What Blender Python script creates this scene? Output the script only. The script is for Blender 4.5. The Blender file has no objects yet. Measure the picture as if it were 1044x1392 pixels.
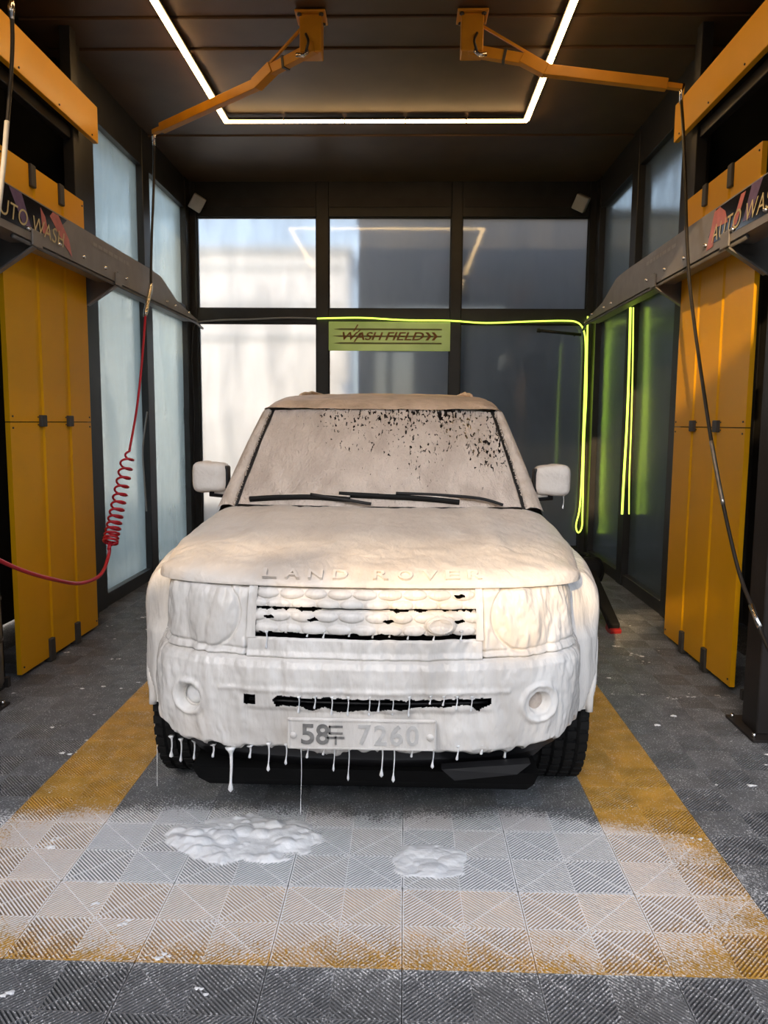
import bpy, bmesh, math, random
import numpy as np
from mathutils import Vector, Matrix
random.seed(5)
RNG = np.random.RandomState(7)
PI = math.pi
scene = bpy.context.scene
COL = scene.collection

# ------------------------------------------------------------------ camera
F_PX = 1055.0
YAW, PITCH, ROLL = 0.027148, 0.115113, 0.007926
CAM = np.array([0.19426, -2.13327, 1.61109])
_f = np.array([-math.sin(YAW)*math.cos(PITCH), math.cos(YAW)*math.cos(PITCH), -math.sin(PITCH)])
_r0 = np.array([math.cos(YAW), math.sin(YAW), 0.0]); _u0 = np.cross(_r0, _f)
_r = math.cos(ROLL)*_r0 + math.sin(ROLL)*_u0
_u = -math.sin(ROLL)*_r0 + math.cos(ROLL)*_u0
cd = bpy.data.cameras.new('camera'); cam = bpy.data.objects.new('camera', cd); COL.objects.link(cam)
cd.sensor_fit = 'HORIZONTAL'; cd.sensor_width = 36.0; cd.lens = F_PX*36.0/1044.0
cd.clip_start = 0.05; cd.clip_end = 500
M = Matrix.Identity(4)
for i in range(3):
    M[i][0] = _r[i]; M[i][1] = _u[i]; M[i][2] = -_f[i]; M[i][3] = CAM[i]
cam.matrix_world = M
scene.camera = cam

def ray(px, py): return _f + _r*(px-522)/F_PX - _u*(py-696)/F_PX
def onz(px, py, z=0.0): d = ray(px, py); return CAM + d*(z-CAM[2])/d[2]
def ony(px, py, y): d = ray(px, py); return CAM + d*(y-CAM[1])/d[1]
def onx(px, py, x): d = ray(px, py); return CAM + d*(x-CAM[0])/d[0]

# ------------------------------------------------------------------ sky, sun, exposure
SUN_EL, SUN_AZ = math.radians(18.0), math.radians(17.0)     # sun low behind the photographer, a little to the left
world = bpy.data.worlds.new('world'); scene.world = world; world.use_nodes = True
wn = world.node_tree.nodes; wl = world.node_tree.links
wn.clear()
wo = wn.new('ShaderNodeOutputWorld'); wb = wn.new('ShaderNodeBackground'); ws = wn.new('ShaderNodeTexSky')
ws.sky_type = 'NISHITA'; ws.sun_disc = False; ws.sun_elevation = math.radians(38); ws.sun_rotation = math.radians(180+17)
ws.air_density = 1.0; ws.dust_density = 1.6; ws.ozone_density = 1.0
wb.inputs['Strength'].default_value = 0.33
wh = wn.new('ShaderNodeHueSaturation'); wh.inputs['Saturation'].default_value = .62
wl.new(ws.outputs[0], wh.inputs['Color']); wl.new(wh.outputs[0], wb.inputs['Color']); wl.new(wb.outputs[0], wo.inputs['Surface'])
sl = bpy.data.lights.new('sun', 'SUN'); sun = bpy.data.objects.new('sun', sl); COL.objects.link(sun)
sl.energy = 3.6; sl.color = (1.0, 0.67, 0.33); sl.angle = math.radians(0.5)
sd = Vector((math.sin(SUN_AZ)*math.cos(SUN_EL), math.cos(SUN_AZ)*math.cos(SUN_EL), -math.sin(SUN_EL)))
sun.rotation_euler = sd.to_track_quat('-Z', 'Y').to_euler()
sun.location = (-6, -16, 8)
vs = scene.view_settings
vs.view_transform = 'Standard'; vs.look = 'None'; vs.gamma = 1.0; vs.use_curve_mapping = False
vs.exposure = 0.20

# ------------------------------------------------------------------ helpers
def tag(o, label=None, cat=None, group=None, kind=None):
    if label: o['label'] = label
    if cat: o['category'] = cat
    if group: o['group'] = group
    if kind: o['kind'] = kind
    return o

def origin(parent):
    o = Vector((0, 0, 0))
    while parent is not None:
        o += parent.location; parent = parent.parent
    return o

def empty(name, loc=(0, 0, 0)):
    o = bpy.data.objects.new(name, None); o.location = loc; o.empty_display_size = 0.1
    COL.objects.link(o); return o

def link(name, me, mat, parent=None, loc=None):
    o = bpy.data.objects.new(name, me); COL.objects.link(o)
    if mat is not None and len(me.materials) == 0: me.materials.append(mat)
    if parent is not None: o.parent = parent
    if loc is not None: o.location = loc
    return o

def raw_mesh(name, verts, faces, smooth=False):
    me = bpy.data.meshes.new(name)
    me.from_pydata([tuple(map(float, v)) for v in verts], [], [tuple(map(int, f)) for f in faces])
    me.update()
    if smooth: me.polygons.foreach_set('use_smooth', [True]*len(me.polygons))
    return me

def mobj(name, verts, faces, mat, parent=None, smooth=False, local=False):
    """verts in world coordinates (or in the parent's frame with local=True)"""
    off = Vector((0, 0, 0)) if local else origin(parent)
    v = [(p[0]-off.x, p[1]-off.y, p[2]-off.z) for p in verts]
    return link(name, raw_mesh(name, v, faces, smooth), mat, parent)

BOXF = [(0, 3, 2, 1), (4, 5, 6, 7), (0, 1, 5, 4), (1, 2, 6, 5), (2, 3, 7, 6), (3, 0, 4, 7)]
def boxv(x0, x1, y0, y1, z0, z1):
    return [(x0, y0, z0), (x1, y0, z0), (x1, y1, z0), (x0, y1, z0), (x0, y0, z1), (x1, y0, z1), (x1, y1, z1), (x0, y1, z1)]

def join(*parts):
    V, Fc = [], []
    for v, f in parts:
        n = len(V); V += list(v); Fc += [tuple(i+n for i in q) for q in f]
    return V, Fc

def bevel_mesh(me, w, seg=2):
    bm = bmesh.new(); bm.from_mesh(me)
    bmesh.ops.remove_doubles(bm, verts=bm.verts, dist=1e-5)
    bmesh.ops.bevel(bm, geom=list(bm.edges), offset=w, segments=seg, affect='EDGES', profile=0.5)
    bm.to_mesh(me); bm.free(); me.update()

def box(name, x0, x1, y0, y1, z0, z1, mat, parent=None, bevel=0.0, seg=2, local=False):
    o = mobj(name, boxv(min(x0, x1), max(x0, x1), min(y0, y1), max(y0, y1), min(z0, z1), max(z0, z1)), BOXF, mat, parent, local=local)
    if bevel > 0:
        bevel_mesh(o.data, bevel, seg)
    return o

def boxes(name, lst, mat, parent=None, local=False):
    V, Fc = join(*[(boxv(*b), BOXF) for b in lst])
    return mobj(name, V, Fc, mat, parent, local=local)

def barv(p0, p1, w, h, up=(0, 0, 1)):
    p0 = Vector(p0); p1 = Vector(p1); d = (p1-p0).normalized(); up = Vector(up)
    s = d.cross(up)
    if s.length < 1e-4: s = d.cross(Vector((1, 0, 0)))
    s.normalize(); t = s.cross(d)
    V = []
    for p in (p0, p1):
        for a, b in ((-1, -1), (1, -1), (1, 1), (-1, 1)):
            V.append(tuple(p + s*(a*w/2) + t*(b*h/2)))
    return V, [(0, 1, 2, 3), (7, 6, 5, 4), (0, 4, 5, 1), (1, 5, 6, 2), (2, 6, 7, 3), (3, 7, 4, 0)]

def bar(name, p0, p1, w, h, mat, parent=None, bevel=0, local=False, up=(0, 0, 1)):
    V, Fc = barv(p0, p1, w, h, up)
    o = mobj(name, V, Fc, mat, parent, local=local)
    if bevel: bevel_mesh(o.data, bevel)
    return o

def tubev(pts, rad, n=8, cap=True):
    P = np.array(pts, float); m = len(P)
    R = np.full(m, rad, float) if np.isscalar(rad) else np.array(rad, float)
    T = np.gradient(P, axis=0); T /= (np.linalg.norm(T, axis=1)[:, None]+1e-12)
    a = np.array([0, 0, 1.0]) if abs(T[0][2]) < .9 else np.array([1.0, 0, 0])
    nrm = np.cross(T[0], a); nrm /= np.linalg.norm(nrm)
    V = []; Fc = []
    ang = np.linspace(0, 2*PI, n, endpoint=False)
    for i in range(m):
        nrm = nrm - T[i]*np.dot(nrm, T[i]); nrm /= (np.linalg.norm(nrm)+1e-12)
        b = np.cross(T[i], nrm)
        for q in ang: V.append(P[i] + R[i]*(math.cos(q)*nrm + math.sin(q)*b))
    for i in range(m-1):
        for k in range(n):
            Fc.append((i*n+k, i*n+(k+1) % n, (i+1)*n+(k+1) % n, (i+1)*n+k))
    if cap:
        Fc.append(tuple(range(n-1, -1, -1))); Fc.append(tuple((m-1)*n+k for k in range(n)))
    return V, Fc

def tube(name, pts, rad, mat, parent=None, n=8, local=False):
    V, Fc = tubev(pts, rad, n)
    return mobj(name, V, Fc, mat, parent, smooth=True, local=local)

def spline(pts, k=10):
    P = np.array(pts, float); n = len(P); out = []
    for i in range(n-1):
        p0 = P[max(i-1, 0)]; p1 = P[i]; p2 = P[i+1]; p3 = P[min(i+2, n-1)]
        for t in np.linspace(0, 1, k, endpoint=False):
            out.append(0.5*((2*p1)+(-p0+p2)*t+(2*p0-5*p1+4*p2-p3)*t*t+(-p0+3*p1-3*p2+p3)*t**3))
    out.append(P[-1]); return np.array(out)

def lathe(name, prof, mat, parent=None, axis='z', centre=(0, 0, 0), n=24, local=False, smooth=True):
    V, Fc = [], []; m = len(prof)
    for k in range(n):
        a = 2*PI*k/n
        for r, h in prof:
            if axis == 'z': p = (r*math.cos(a), r*math.sin(a), h)
            elif axis == 'x': p = (h, r*math.cos(a), r*math.sin(a))
            else: p = (r*math.cos(a), h, r*math.sin(a))
            V.append((p[0]+centre[0], p[1]+centre[1], p[2]+centre[2]))
    for k in range(n):
        k2 = (k+1) % n
        for i in range(m-1): Fc.append((k*m+i, k2*m+i, k2*m+i+1, k*m+i+1))
    return mobj(name, V, Fc, mat, parent, smooth=smooth, local=local)

def gridmesh(name, P, mat, parent=None, keep=None, smooth=True, flip=False, local=True):
    """P: (n, m, 3) array of points; keep: (n-1, m-1) mask of faces"""
    n, m = P.shape[:2]
    V = P.reshape(-1, 3).astype(np.float32)
    if not local:
        o = origin(parent); V = V - np.array([o.x, o.y, o.z], np.float32)
    i, j = np.meshgrid(np.arange(n-1), np.arange(m-1), indexing='ij')
    a = i*m+j
    q = np.stack([a, a+1, a+m+1, a+m], -1)
    if flip: q = q[..., ::-1]
    q = q.reshape(-1, 4)
    if keep is not None: q = q[keep.reshape(-1)]
    me = bpy.data.meshes.new(name)
    me.vertices.add(len(V)); me.vertices.foreach_set('co', V.ravel())
    me.loops.add(q.size); me.loops.foreach_set('vertex_index', q.ravel().astype(np.int32))
    me.polygons.add(len(q)); me.polygons.foreach_set('loop_start', np.arange(0, q.size, 4, dtype=np.int32))
    me.polygons.foreach_set('loop_total', np.full(len(q), 4, np.int32))
    me.update(calc_edges=True); me.validate()
    me.polygons.foreach_set('use_smooth', [smooth]*len(me.polygons))
    if keep is not None:
        bm = bmesh.new(); bm.from_mesh(me)
        loose = [v for v in bm.verts if not v.link_faces]
        bmesh.ops.delete(bm, geom=loose, context='VERTS'); bm.to_mesh(me); bm.free()
    return link(name, me, mat, parent)

def _h(i, j, k):
    h = (i*374761393 + j*668265263 + k*2147483647*7 + 1013904223) & 0xffffffff
    h = ((h ^ (h >> 13))*1274126177) & 0xffffffff
    h = ((h ^ (h >> 16))*2246822519) & 0xffffffff
    return ((h ^ (h >> 15)) & 0xffffff)/float(0xffffff)
def vnoise(x, y, z=0.0):
    x = np.asarray(x, float); y = np.asarray(y, float); z = np.asarray(z, float)
    x, y, z = np.broadcast_arrays(x, y, z)
    xi = np.floor(x).astype(np.int64); yi = np.floor(y).astype(np.int64); zi = np.floor(z).astype(np.int64)
    fx = x-xi; fy = y-yi; fz = z-zi
    fx = fx*fx*(3-2*fx); fy = fy*fy*(3-2*fy); fz = fz*fz*(3-2*fz)
    r = 0
    for a in (0, 1):
        for b in (0, 1):
            for c in (0, 1):
                w = (fx if a else 1-fx)*(fy if b else 1-fy)*(fz if c else 1-fz)
                r = r + w*_h(xi+a, yi+b, zi+c)
    return r*2-1
def fbm(x, y, z=0.0, o=3):
    r = 0; a = 1.0
    for k in range(o):
        r = r + a*vnoise(np.asarray(x)*2**k+17*k, np.asarray(y)*2**k+5*k, np.asarray(z)*2**k); a *= .5
    return r
def sstep(a, b, x):
    t = np.clip((np.asarray(x, float)-a)/(b-a), 0, 1); return t*t*(3-2*t)

def text_data(body, size=1.0, shear=0.0, extrude=0.0, offset=0.0, spacing=1.0):
    cu = bpy.data.curves.new('lettering', 'FONT'); cu.body = body; cu.size = size; cu.shear = shear
    cu.extrude = extrude; cu.offset = offset; cu.space_character = spacing; cu.align_x = 'LEFT'
    ob = bpy.data.objects.new('lettering', cu); COL.objects.link(ob)
    bpy.context.view_layer.update()
    dg = bpy.context.evaluated_depsgraph_get()
    me = bpy.data.meshes.new_from_object(ob.evaluated_get(dg))
    bpy.data.objects.remove(ob); bpy.data.curves.remove(cu)
    return me
def fit_text(body, w, h, **kw):
    """text as vertices scaled into a w x h box with its lower left corner at 0,0"""
    me = text_data(body, **kw)
    V = np.array([v.co[:] for v in me.vertices]); Fc = [tuple(p.vertices) for p in me.polygons]
    mn = V.min(0); mx = V.max(0)
    V[:, 0] = (V[:, 0]-mn[0])/(mx[0]-mn[0])*w; V[:, 1] = (V[:, 1]-mn[1])/(mx[1]-mn[1])*h
    bpy.data.meshes.remove(me)
    return V, Fc

# ------------------------------------------------------------------ materials
def mat(name):
    m = bpy.data.materials.new(name); m.use_nodes = True
    nt = m.node_tree; b = nt.nodes['Principled BSDF']
    return m, nt.nodes, nt.links, b
def N(nodes, t, **kw):
    n = nodes.new(t)
    for k, v in kw.items(): setattr(n, k, v)
    return n
def plain(name, col, rough=.5, metal=0.0, spec=.5, var=.12, vscale=6.0, bump=0.0, bscale=80.0, coat=0.0, stretch=None):
    m, n, l, b = mat(name)
    tc = N(n, 'ShaderNodeNewGeometry')
    src = tc.outputs['Position']
    if stretch:
        mp = N(n, 'ShaderNodeVectorMath', operation='MULTIPLY'); mp.inputs[1].default_value = stretch
        l.new(src, mp.inputs[0]); src = mp.outputs[0]
    nz = N(n, 'ShaderNodeTexNoise'); nz.inputs['Scale'].default_value = vscale; nz.inputs['Detail'].default_value = 5
    l.new(src, nz.inputs['Vector'])
    rp = N(n, 'ShaderNodeValToRGB')
    rp.color_ramp.elements[0].position = .3; rp.color_ramp.elements[1].position = .7
    rp.color_ramp.elements[0].color = (*[c*(1-var) for c in col], 1); rp.color_ramp.elements[1].color = (*[min(1, c*(1+var)) for c in col], 1)
    l.new(nz.outputs['Fac'], rp.inputs['Fac']); l.new(rp.outputs['Color'], b.inputs['Base Color'])
    b.inputs['Roughness'].default_value = rough; b.inputs['Metallic'].default_value = metal
    b.inputs['Specular IOR Level'].default_value = spec; b.inputs['Coat Weight'].default_value = coat
    b.inputs['Coat Roughness'].default_value = .15
    if bump:
        n2 = N(n, 'ShaderNodeTexNoise'); n2.inputs['Scale'].default_value = bscale; n2.inputs['Detail'].default_value = 3
        l.new(src, n2.inputs['Vector'])
        bp = N(n, 'ShaderNodeBump'); bp.inputs['Strength'].default_value = bump; bp.inputs['Distance'].default_value = .004
        l.new(n2.outputs['Fac'], bp.inputs['Height']); l.new(bp.outputs['Normal'], b.inputs['Normal'])
    return m
def emit(name, col, s):
    m, n, l, b = mat(name)
    b.inputs['Base Color'].default_value = (*col, 1); b.inputs['Emission Color'].default_value = (*col, 1); b.inputs['Emission Strength'].default_value = s
    return m

MT = {}
MT['frame'] = plain('black_frame_paint', (.020, .019, .019), .42, var=.25)
MT['dark'] = plain('dark_interior', (.012, .011, .010), .7, var=.3)
MT['ceiling'] = plain('ceiling_metal', (.100, .058, .030), .45, var=.15, vscale=3, spec=.4)
MT['yellow'] = plain('yellow_sheet_paint', (.83, .40, .002), .45, var=.05, vscale=2, spec=.3, coat=.08)
MT['yellow_arm'] = plain('yellow_arm_paint', (.62, .27, .010), .45, var=.1)
MT['clip'] = plain('dark_clip', (.05, .045, .04), .5)
MT['beam'] = plain('grey_beam_steel', (.27, .245, .225), .42, metal=.25, var=.1, vscale=9)
MT['beamd'] = plain('grey_bracket_steel', (.17, .16, .15), .5, metal=.2, var=.15)
MT['steel'] = plain('bright_steel', (.75, .73, .70), .22, metal=1.0)
MT['brushed'] = plain('brushed_canister_steel', (.42, .40, .37), .3, metal=.9, var=.35, vscale=12)
MT['column'] = plain('column_black_paint', (.022, .018, .016), .5, var=.3, vscale=4, bump=.2, bscale=60)
MT['rubber'] = plain('black_rubber', (.009, .009, .009), .7, var=.3, bump=.3, spec=.25)
MT['hose_black'] = plain('black_hose', (.02, .017, .015), .35)
MT['hose_red'] = plain('red_hose', (.62, .020, .045), .3, var=.1, spec=.6)
MT['hose_pale'] = plain('pale_hose_sleeve', (.55, .53, .48), .5)
MT['plastic'] = plain('black_plastic', (.010, .010, .011), .45, var=.3, spec=.35)
MT['darkgloss'] = plain('dark_glass', (.010, .010, .011), .08, var=.2, spec=.6)
MT['cable'] = plain('grey_cable', (.30, .30, .29), .45)
MT['speaker'] = plain('pale_speaker_case', (.45, .44, .42), .5)
MT['neon'] = emit('yellow_neon_rope', (.72, 1.0, .10), 1.9)
MT['led'] = emit('warm_led_strip', (1.0, .62, .26), 20.0)
MT['sticker'] = plain('black_gloss_sticker', (.014, .013, .016), .12, var=.2, spec=.6)
MT['gold'] = plain('gold_print', (.62, .50, .24), .35, var=.05)
MT['pink'] = plain('pink_print', (.55, .16, .13), .3, var=.15, vscale=20)
MT['violet'] = plain('violet_print', (.17, .11, .20), .25, var=.15, vscale=20)
MT['faint'] = plain('faint_grey_print', (.36, .33, .31), .45, var=.05)
MT['concrete'] = plain('outdoor_concrete', (.13, .13, .13), .85, var=.12, vscale=2, bump=.2)
MT['white_wall'] = plain('white_outdoor_wall', (.84, .88, .94), .7, var=.04, vscale=.6)
MT['band'] = plain('grey_wall_band', (.50, .55, .60), .6, var=.05)
MT['darkb'] = plain('dark_outdoor_cladding', (.054, .056, .060), .6, var=.3, vscale=.8)
MT['leaf'] = plain('sun_block_leaf', (.03, .06, .02), .6, var=.4, vscale=3)
MT['brown'] = plain('brown_sign_lettering', (.26, .105, .02), .5, var=.1)
MT['olive'] = plain('olive_sign_stripe', (.20, .20, .06), .5, var=.1)
MT['tool_red'] = plain('red_plastic', (.30, .02, .02), .4)
MT['rim'] = plain('alloy_rim', (.35, .35, .36), .3, metal=.9)
MT['under'] = plain('underbody_black', (.006, .006, .006), .9, spec=.05)

# backlit green sign face
m, n, l, b = mat('backlit_green_acrylic'); MT['sign'] = m
g = N(n, 'ShaderNodeNewGeometry'); nz = N(n, 'ShaderNodeTexNoise'); nz.inputs['Scale'].default_value = 2.2
l.new(g.outputs['Position'], nz.inputs['Vector'])
rp = N(n, 'ShaderNodeValToRGB'); rp.color_ramp.elements[0].position = .35; rp.color_ramp.elements[1].position = .68
rp.color_ramp.elements[0].color = (.24, .30, .07, 1); rp.color_ramp.elements[1].color = (.36, .42, .11, 1)
l.new(nz.outputs['Fac'], rp.inputs['Fac']); l.new(rp.outputs['Color'], b.inputs['Base Color'])
l.new(rp.outputs['Color'], b.inputs['Emission Color']); b.inputs['Emission Strength'].default_value = .38
b.inputs['Roughness'].default_value = .25

# misted glass: milky, a little clear, mirror-like inner face
def glass(name, milk, tint, clear, refl=.55, rough=.07, blur=.22):
    m, n, l, b = mat(name); n.remove(b); out = n['Material Output']
    tr = N(n, 'ShaderNodeBsdfTranslucent'); tr.inputs['Color'].default_value = (*milk, 1)
    tp = N(n, 'ShaderNodeBsdfRefraction'); tp.inputs['Color'].default_value = (*tint, 1); tp.inputs['IOR'].default_value = 1.12; tp.inputs['Roughness'].default_value = blur
    gl = N(n, 'ShaderNodeBsdfGlossy'); gl.inputs['Roughness'].default_value = rough; gl.inputs['Color'].default_value = (.9, .95, .95, 1)
    g = N(n, 'ShaderNodeNewGeometry')
    mp = N(n, 'ShaderNodeVectorMath', operation='MULTIPLY'); mp.inputs[1].default_value = (2.2, 2.2, .8); l.new(g.outputs['Position'], mp.inputs[0])
    nz = N(n, 'ShaderNodeTexNoise'); nz.inputs['Scale'].default_value = 1.6; nz.inputs['Detail'].default_value = 6; nz.inputs['Distortion'].default_value = .4
    l.new(mp.outputs[0], nz.inputs['Vector'])
    mr = N(n, 'ShaderNodeMapRange'); mr.inputs[1].default_value = .3; mr.inputs[2].default_value = .7
    mr.inputs[3].default_value = clear-.10; mr.inputs[4].default_value = clear+.10
    l.new(nz.outputs['Fac'], mr.inputs[0])
    m1 = N(n, 'ShaderNodeMixShader'); l.new(mr.outputs[0], m1.inputs[0]); l.new(tr.outputs[0], m1.inputs[1]); l.new(tp.outputs[0], m1.inputs[2])
    fr = N(n, 'ShaderNodeFresnel'); fr.inputs['IOR'].default_value = 1.5
    mu = N(n, 'ShaderNodeMath', operation='MULTIPLY'); mu.inputs[1].default_value = refl; l.new(fr.outputs[0], mu.inputs[0])
    m2 = N(n, 'ShaderNodeMixShader'); l.new(mu.outputs[0], m2.inputs[0]); l.new(m1.outputs[0], m2.inputs[1]); l.new(gl.outputs[0], m2.inputs[2])
    l.new(m2.outputs[0], out.inputs['Surface'])
    return m
MT['pane'] = glass('misted_glass', (.62, .70, .70), (.90, .95, .95), .56, .6, .20, .25)
MT['pane_clear'] = glass('clearer_misted_glass', (.55, .60, .62), (.92, .96, .97), .72, .6, .20, .18)
MT['pane_back'] = glass('misted_back_glass', (.52, .55, .58), (.95, .97, .98), .68, .7, .05, .30)

# foam
def foam(name, base, base2, bump=.5, vs_=5.0, streak=(1, 1, 1), fine=70, rough=.5, sss=0.06):
    m, n, l, b = mat(name)
    tc = N(n, 'ShaderNodeTexCoord')
    mp = N(n, 'ShaderNodeVectorMath', operation='MULTIPLY'); mp.inputs[1].default_value = streak; l.new(tc.outputs['Object'], mp.inputs[0])
    nz = N(n, 'ShaderNodeTexNoise'); nz.inputs['Scale'].default_value = vs_; nz.inputs['Detail'].default_value = 6; nz.inputs['Distortion'].default_value = .6
    l.new(mp.outputs[0], nz.inputs['Vector'])
    rp = N(n, 'ShaderNodeValToRGB'); rp.color_ramp.elements[0].position = .34; rp.color_ramp.elements[1].position = .62
    rp.color_ramp.elements[0].color = (*base2, 1); rp.color_ramp.elements[1].color = (*base, 1)
    l.new(nz.outputs['Fac'], rp.inputs['Fac']); l.new(rp.outputs['Color'], b.inputs['Base Color'])
    b.inputs['Roughness'].default_value = rough; b.inputs['Specular IOR Level'].default_value = .45
    b.inputs['Subsurface Weight'].default_value = sss; b.inputs['Subsurface Radius'].default_value = (.012, .010, .008); b.inputs['Subsurface Scale'].default_value = 1.0
    n2 = N(n, 'ShaderNodeTexNoise'); n2.inputs['Scale'].default_value = fine; n2.inputs['Detail'].default_value = 4
    l.new(mp.outputs[0], n2.inputs['Vector'])
    n3 = N(n, 'ShaderNodeTexNoise'); n3.inputs['Scale'].default_value = fine*.28; n3.inputs['Detail'].default_value = 2; n3.inputs['Distortion'].default_value = .8
    l.new(mp.outputs[0], n3.inputs['Vector'])
    ad = N(n, 'ShaderNodeMath', operation='MULTIPLY_ADD'); ad.inputs[1].default_value = 2.2
    l.new(n3.outputs['Fac'], ad.inputs[0]); l.new(n2.outputs['Fac'], ad.inputs[2])
    bp = N(n, 'ShaderNodeBump'); bp.inputs['Strength'].default_value = bump; bp.inputs['Distance'].default_value = .006
    l.new(ad.outputs[0], bp.inputs['Height']); l.new(bp.outputs['Normal'], b.inputs['Normal'])
    return m
MT['foam'] = foam('thick_white_foam', (.81, .785, .745), (.61, .575, .53), .6, 5, (1, 1, .30), 55, .27)
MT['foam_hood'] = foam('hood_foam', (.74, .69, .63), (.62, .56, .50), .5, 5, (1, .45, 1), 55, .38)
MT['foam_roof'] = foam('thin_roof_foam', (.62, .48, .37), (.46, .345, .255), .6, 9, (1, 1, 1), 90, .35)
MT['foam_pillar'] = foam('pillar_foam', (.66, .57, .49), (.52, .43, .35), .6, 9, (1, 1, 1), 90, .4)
MT['foam_floor'] = foam('floor_foam', (.88, .88, .87), (.78, .79, .80), .4, 8, (1, 1, 1), 60, .35)

# thin foam on the windscreen, torn open in drops and runs
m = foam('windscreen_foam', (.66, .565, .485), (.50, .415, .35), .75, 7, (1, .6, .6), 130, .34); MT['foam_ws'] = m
n = m.node_tree.nodes; l = m.node_tree.links; b = n['Principled BSDF']; out = n['Material Output']
dk = N(n, 'ShaderNodeBsdfPrincipled'); dk.inputs['Base Color'].default_value = (.012, .010, .010, 1); dk.inputs['Roughness'].default_value = .12
tc = N(n, 'ShaderNodeTexCoord'); sep = N(n, 'ShaderNodeSeparateXYZ'); l.new(tc.outputs['Object'], sep.inputs[0])
mp = N(n, 'ShaderNodeVectorMath', operation='MULTIPLY'); mp.inputs[1].default_value = (75, 26, 34); l.new(tc.outputs['Object'], mp.inputs[0])
nz = N(n, 'ShaderNodeTexNoise'); nz.inputs['Scale'].default_value = 1.0; nz.inputs['Detail'].default_value = 3; nz.inputs['Distortion'].default_value = .5; l.new(mp.outputs[0], nz.inputs['Vector'])
# where the foam is thin: upper edge (object z) and the middle/right (object x)
mz = N(n, 'ShaderNodeMapRange'); mz.inputs[1].default_value = 1.26; mz.inputs[2].default_value = 1.68; mz.inputs[3].default_value = -.10; mz.inputs[4].default_value = .080; mz.clamp = True
l.new(sep.outputs['Z'], mz.inputs[0])
n5 = N(n, 'ShaderNodeTexNoise'); n5.inputs['Scale'].default_value = 3.2; n5.inputs['Detail'].default_value = 2; l.new(tc.outputs['Object'], n5.inputs['Vector'])
m5 = N(n, 'ShaderNodeMath', operation='MULTIPLY_ADD'); m5.inputs[1].default_value = .34; m5.inputs[2].default_value = -.19; l.new(n5.outputs['Fac'], m5.inputs[0])
mx = N(n, 'ShaderNodeMapRange'); mx.inputs[1].default_value = -.50; mx.inputs[2].default_value = .10; mx.inputs[3].default_value = -.10; mx.inputs[4].default_value = .035; l.new(sep.outputs['X'], mx.inputs[0])
a1 = N(n, 'ShaderNodeMath', operation='ADD'); l.new(mz.outputs[0], a1.inputs[0]); l.new(m5.outputs[0], a1.inputs[1])
a2 = N(n, 'ShaderNodeMath', operation='ADD'); l.new(a1.outputs[0], a2.inputs[0]); l.new(mx.outputs[0], a2.inputs[1])
a3 = N(n, 'ShaderNodeMath', operation='ADD'); l.new(a2.outputs[0], a3.inputs[0]); l.new(nz.outputs['Fac'], a3.inputs[1])
th = N(n, 'ShaderNodeMapRange'); th.inputs[1].default_value = .625; th.inputs[2].default_value = .655; l.new(a3.outputs[0], th.inputs[0])
ms = N(n, 'ShaderNodeMixShader'); l.new(th.outputs[0], ms.inputs[0]); l.new(b.outputs[0], ms.inputs[1]); l.new(dk.outputs[0], ms.inputs[2]); l.new(ms.outputs[0], out.inputs['Surface'])

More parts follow.
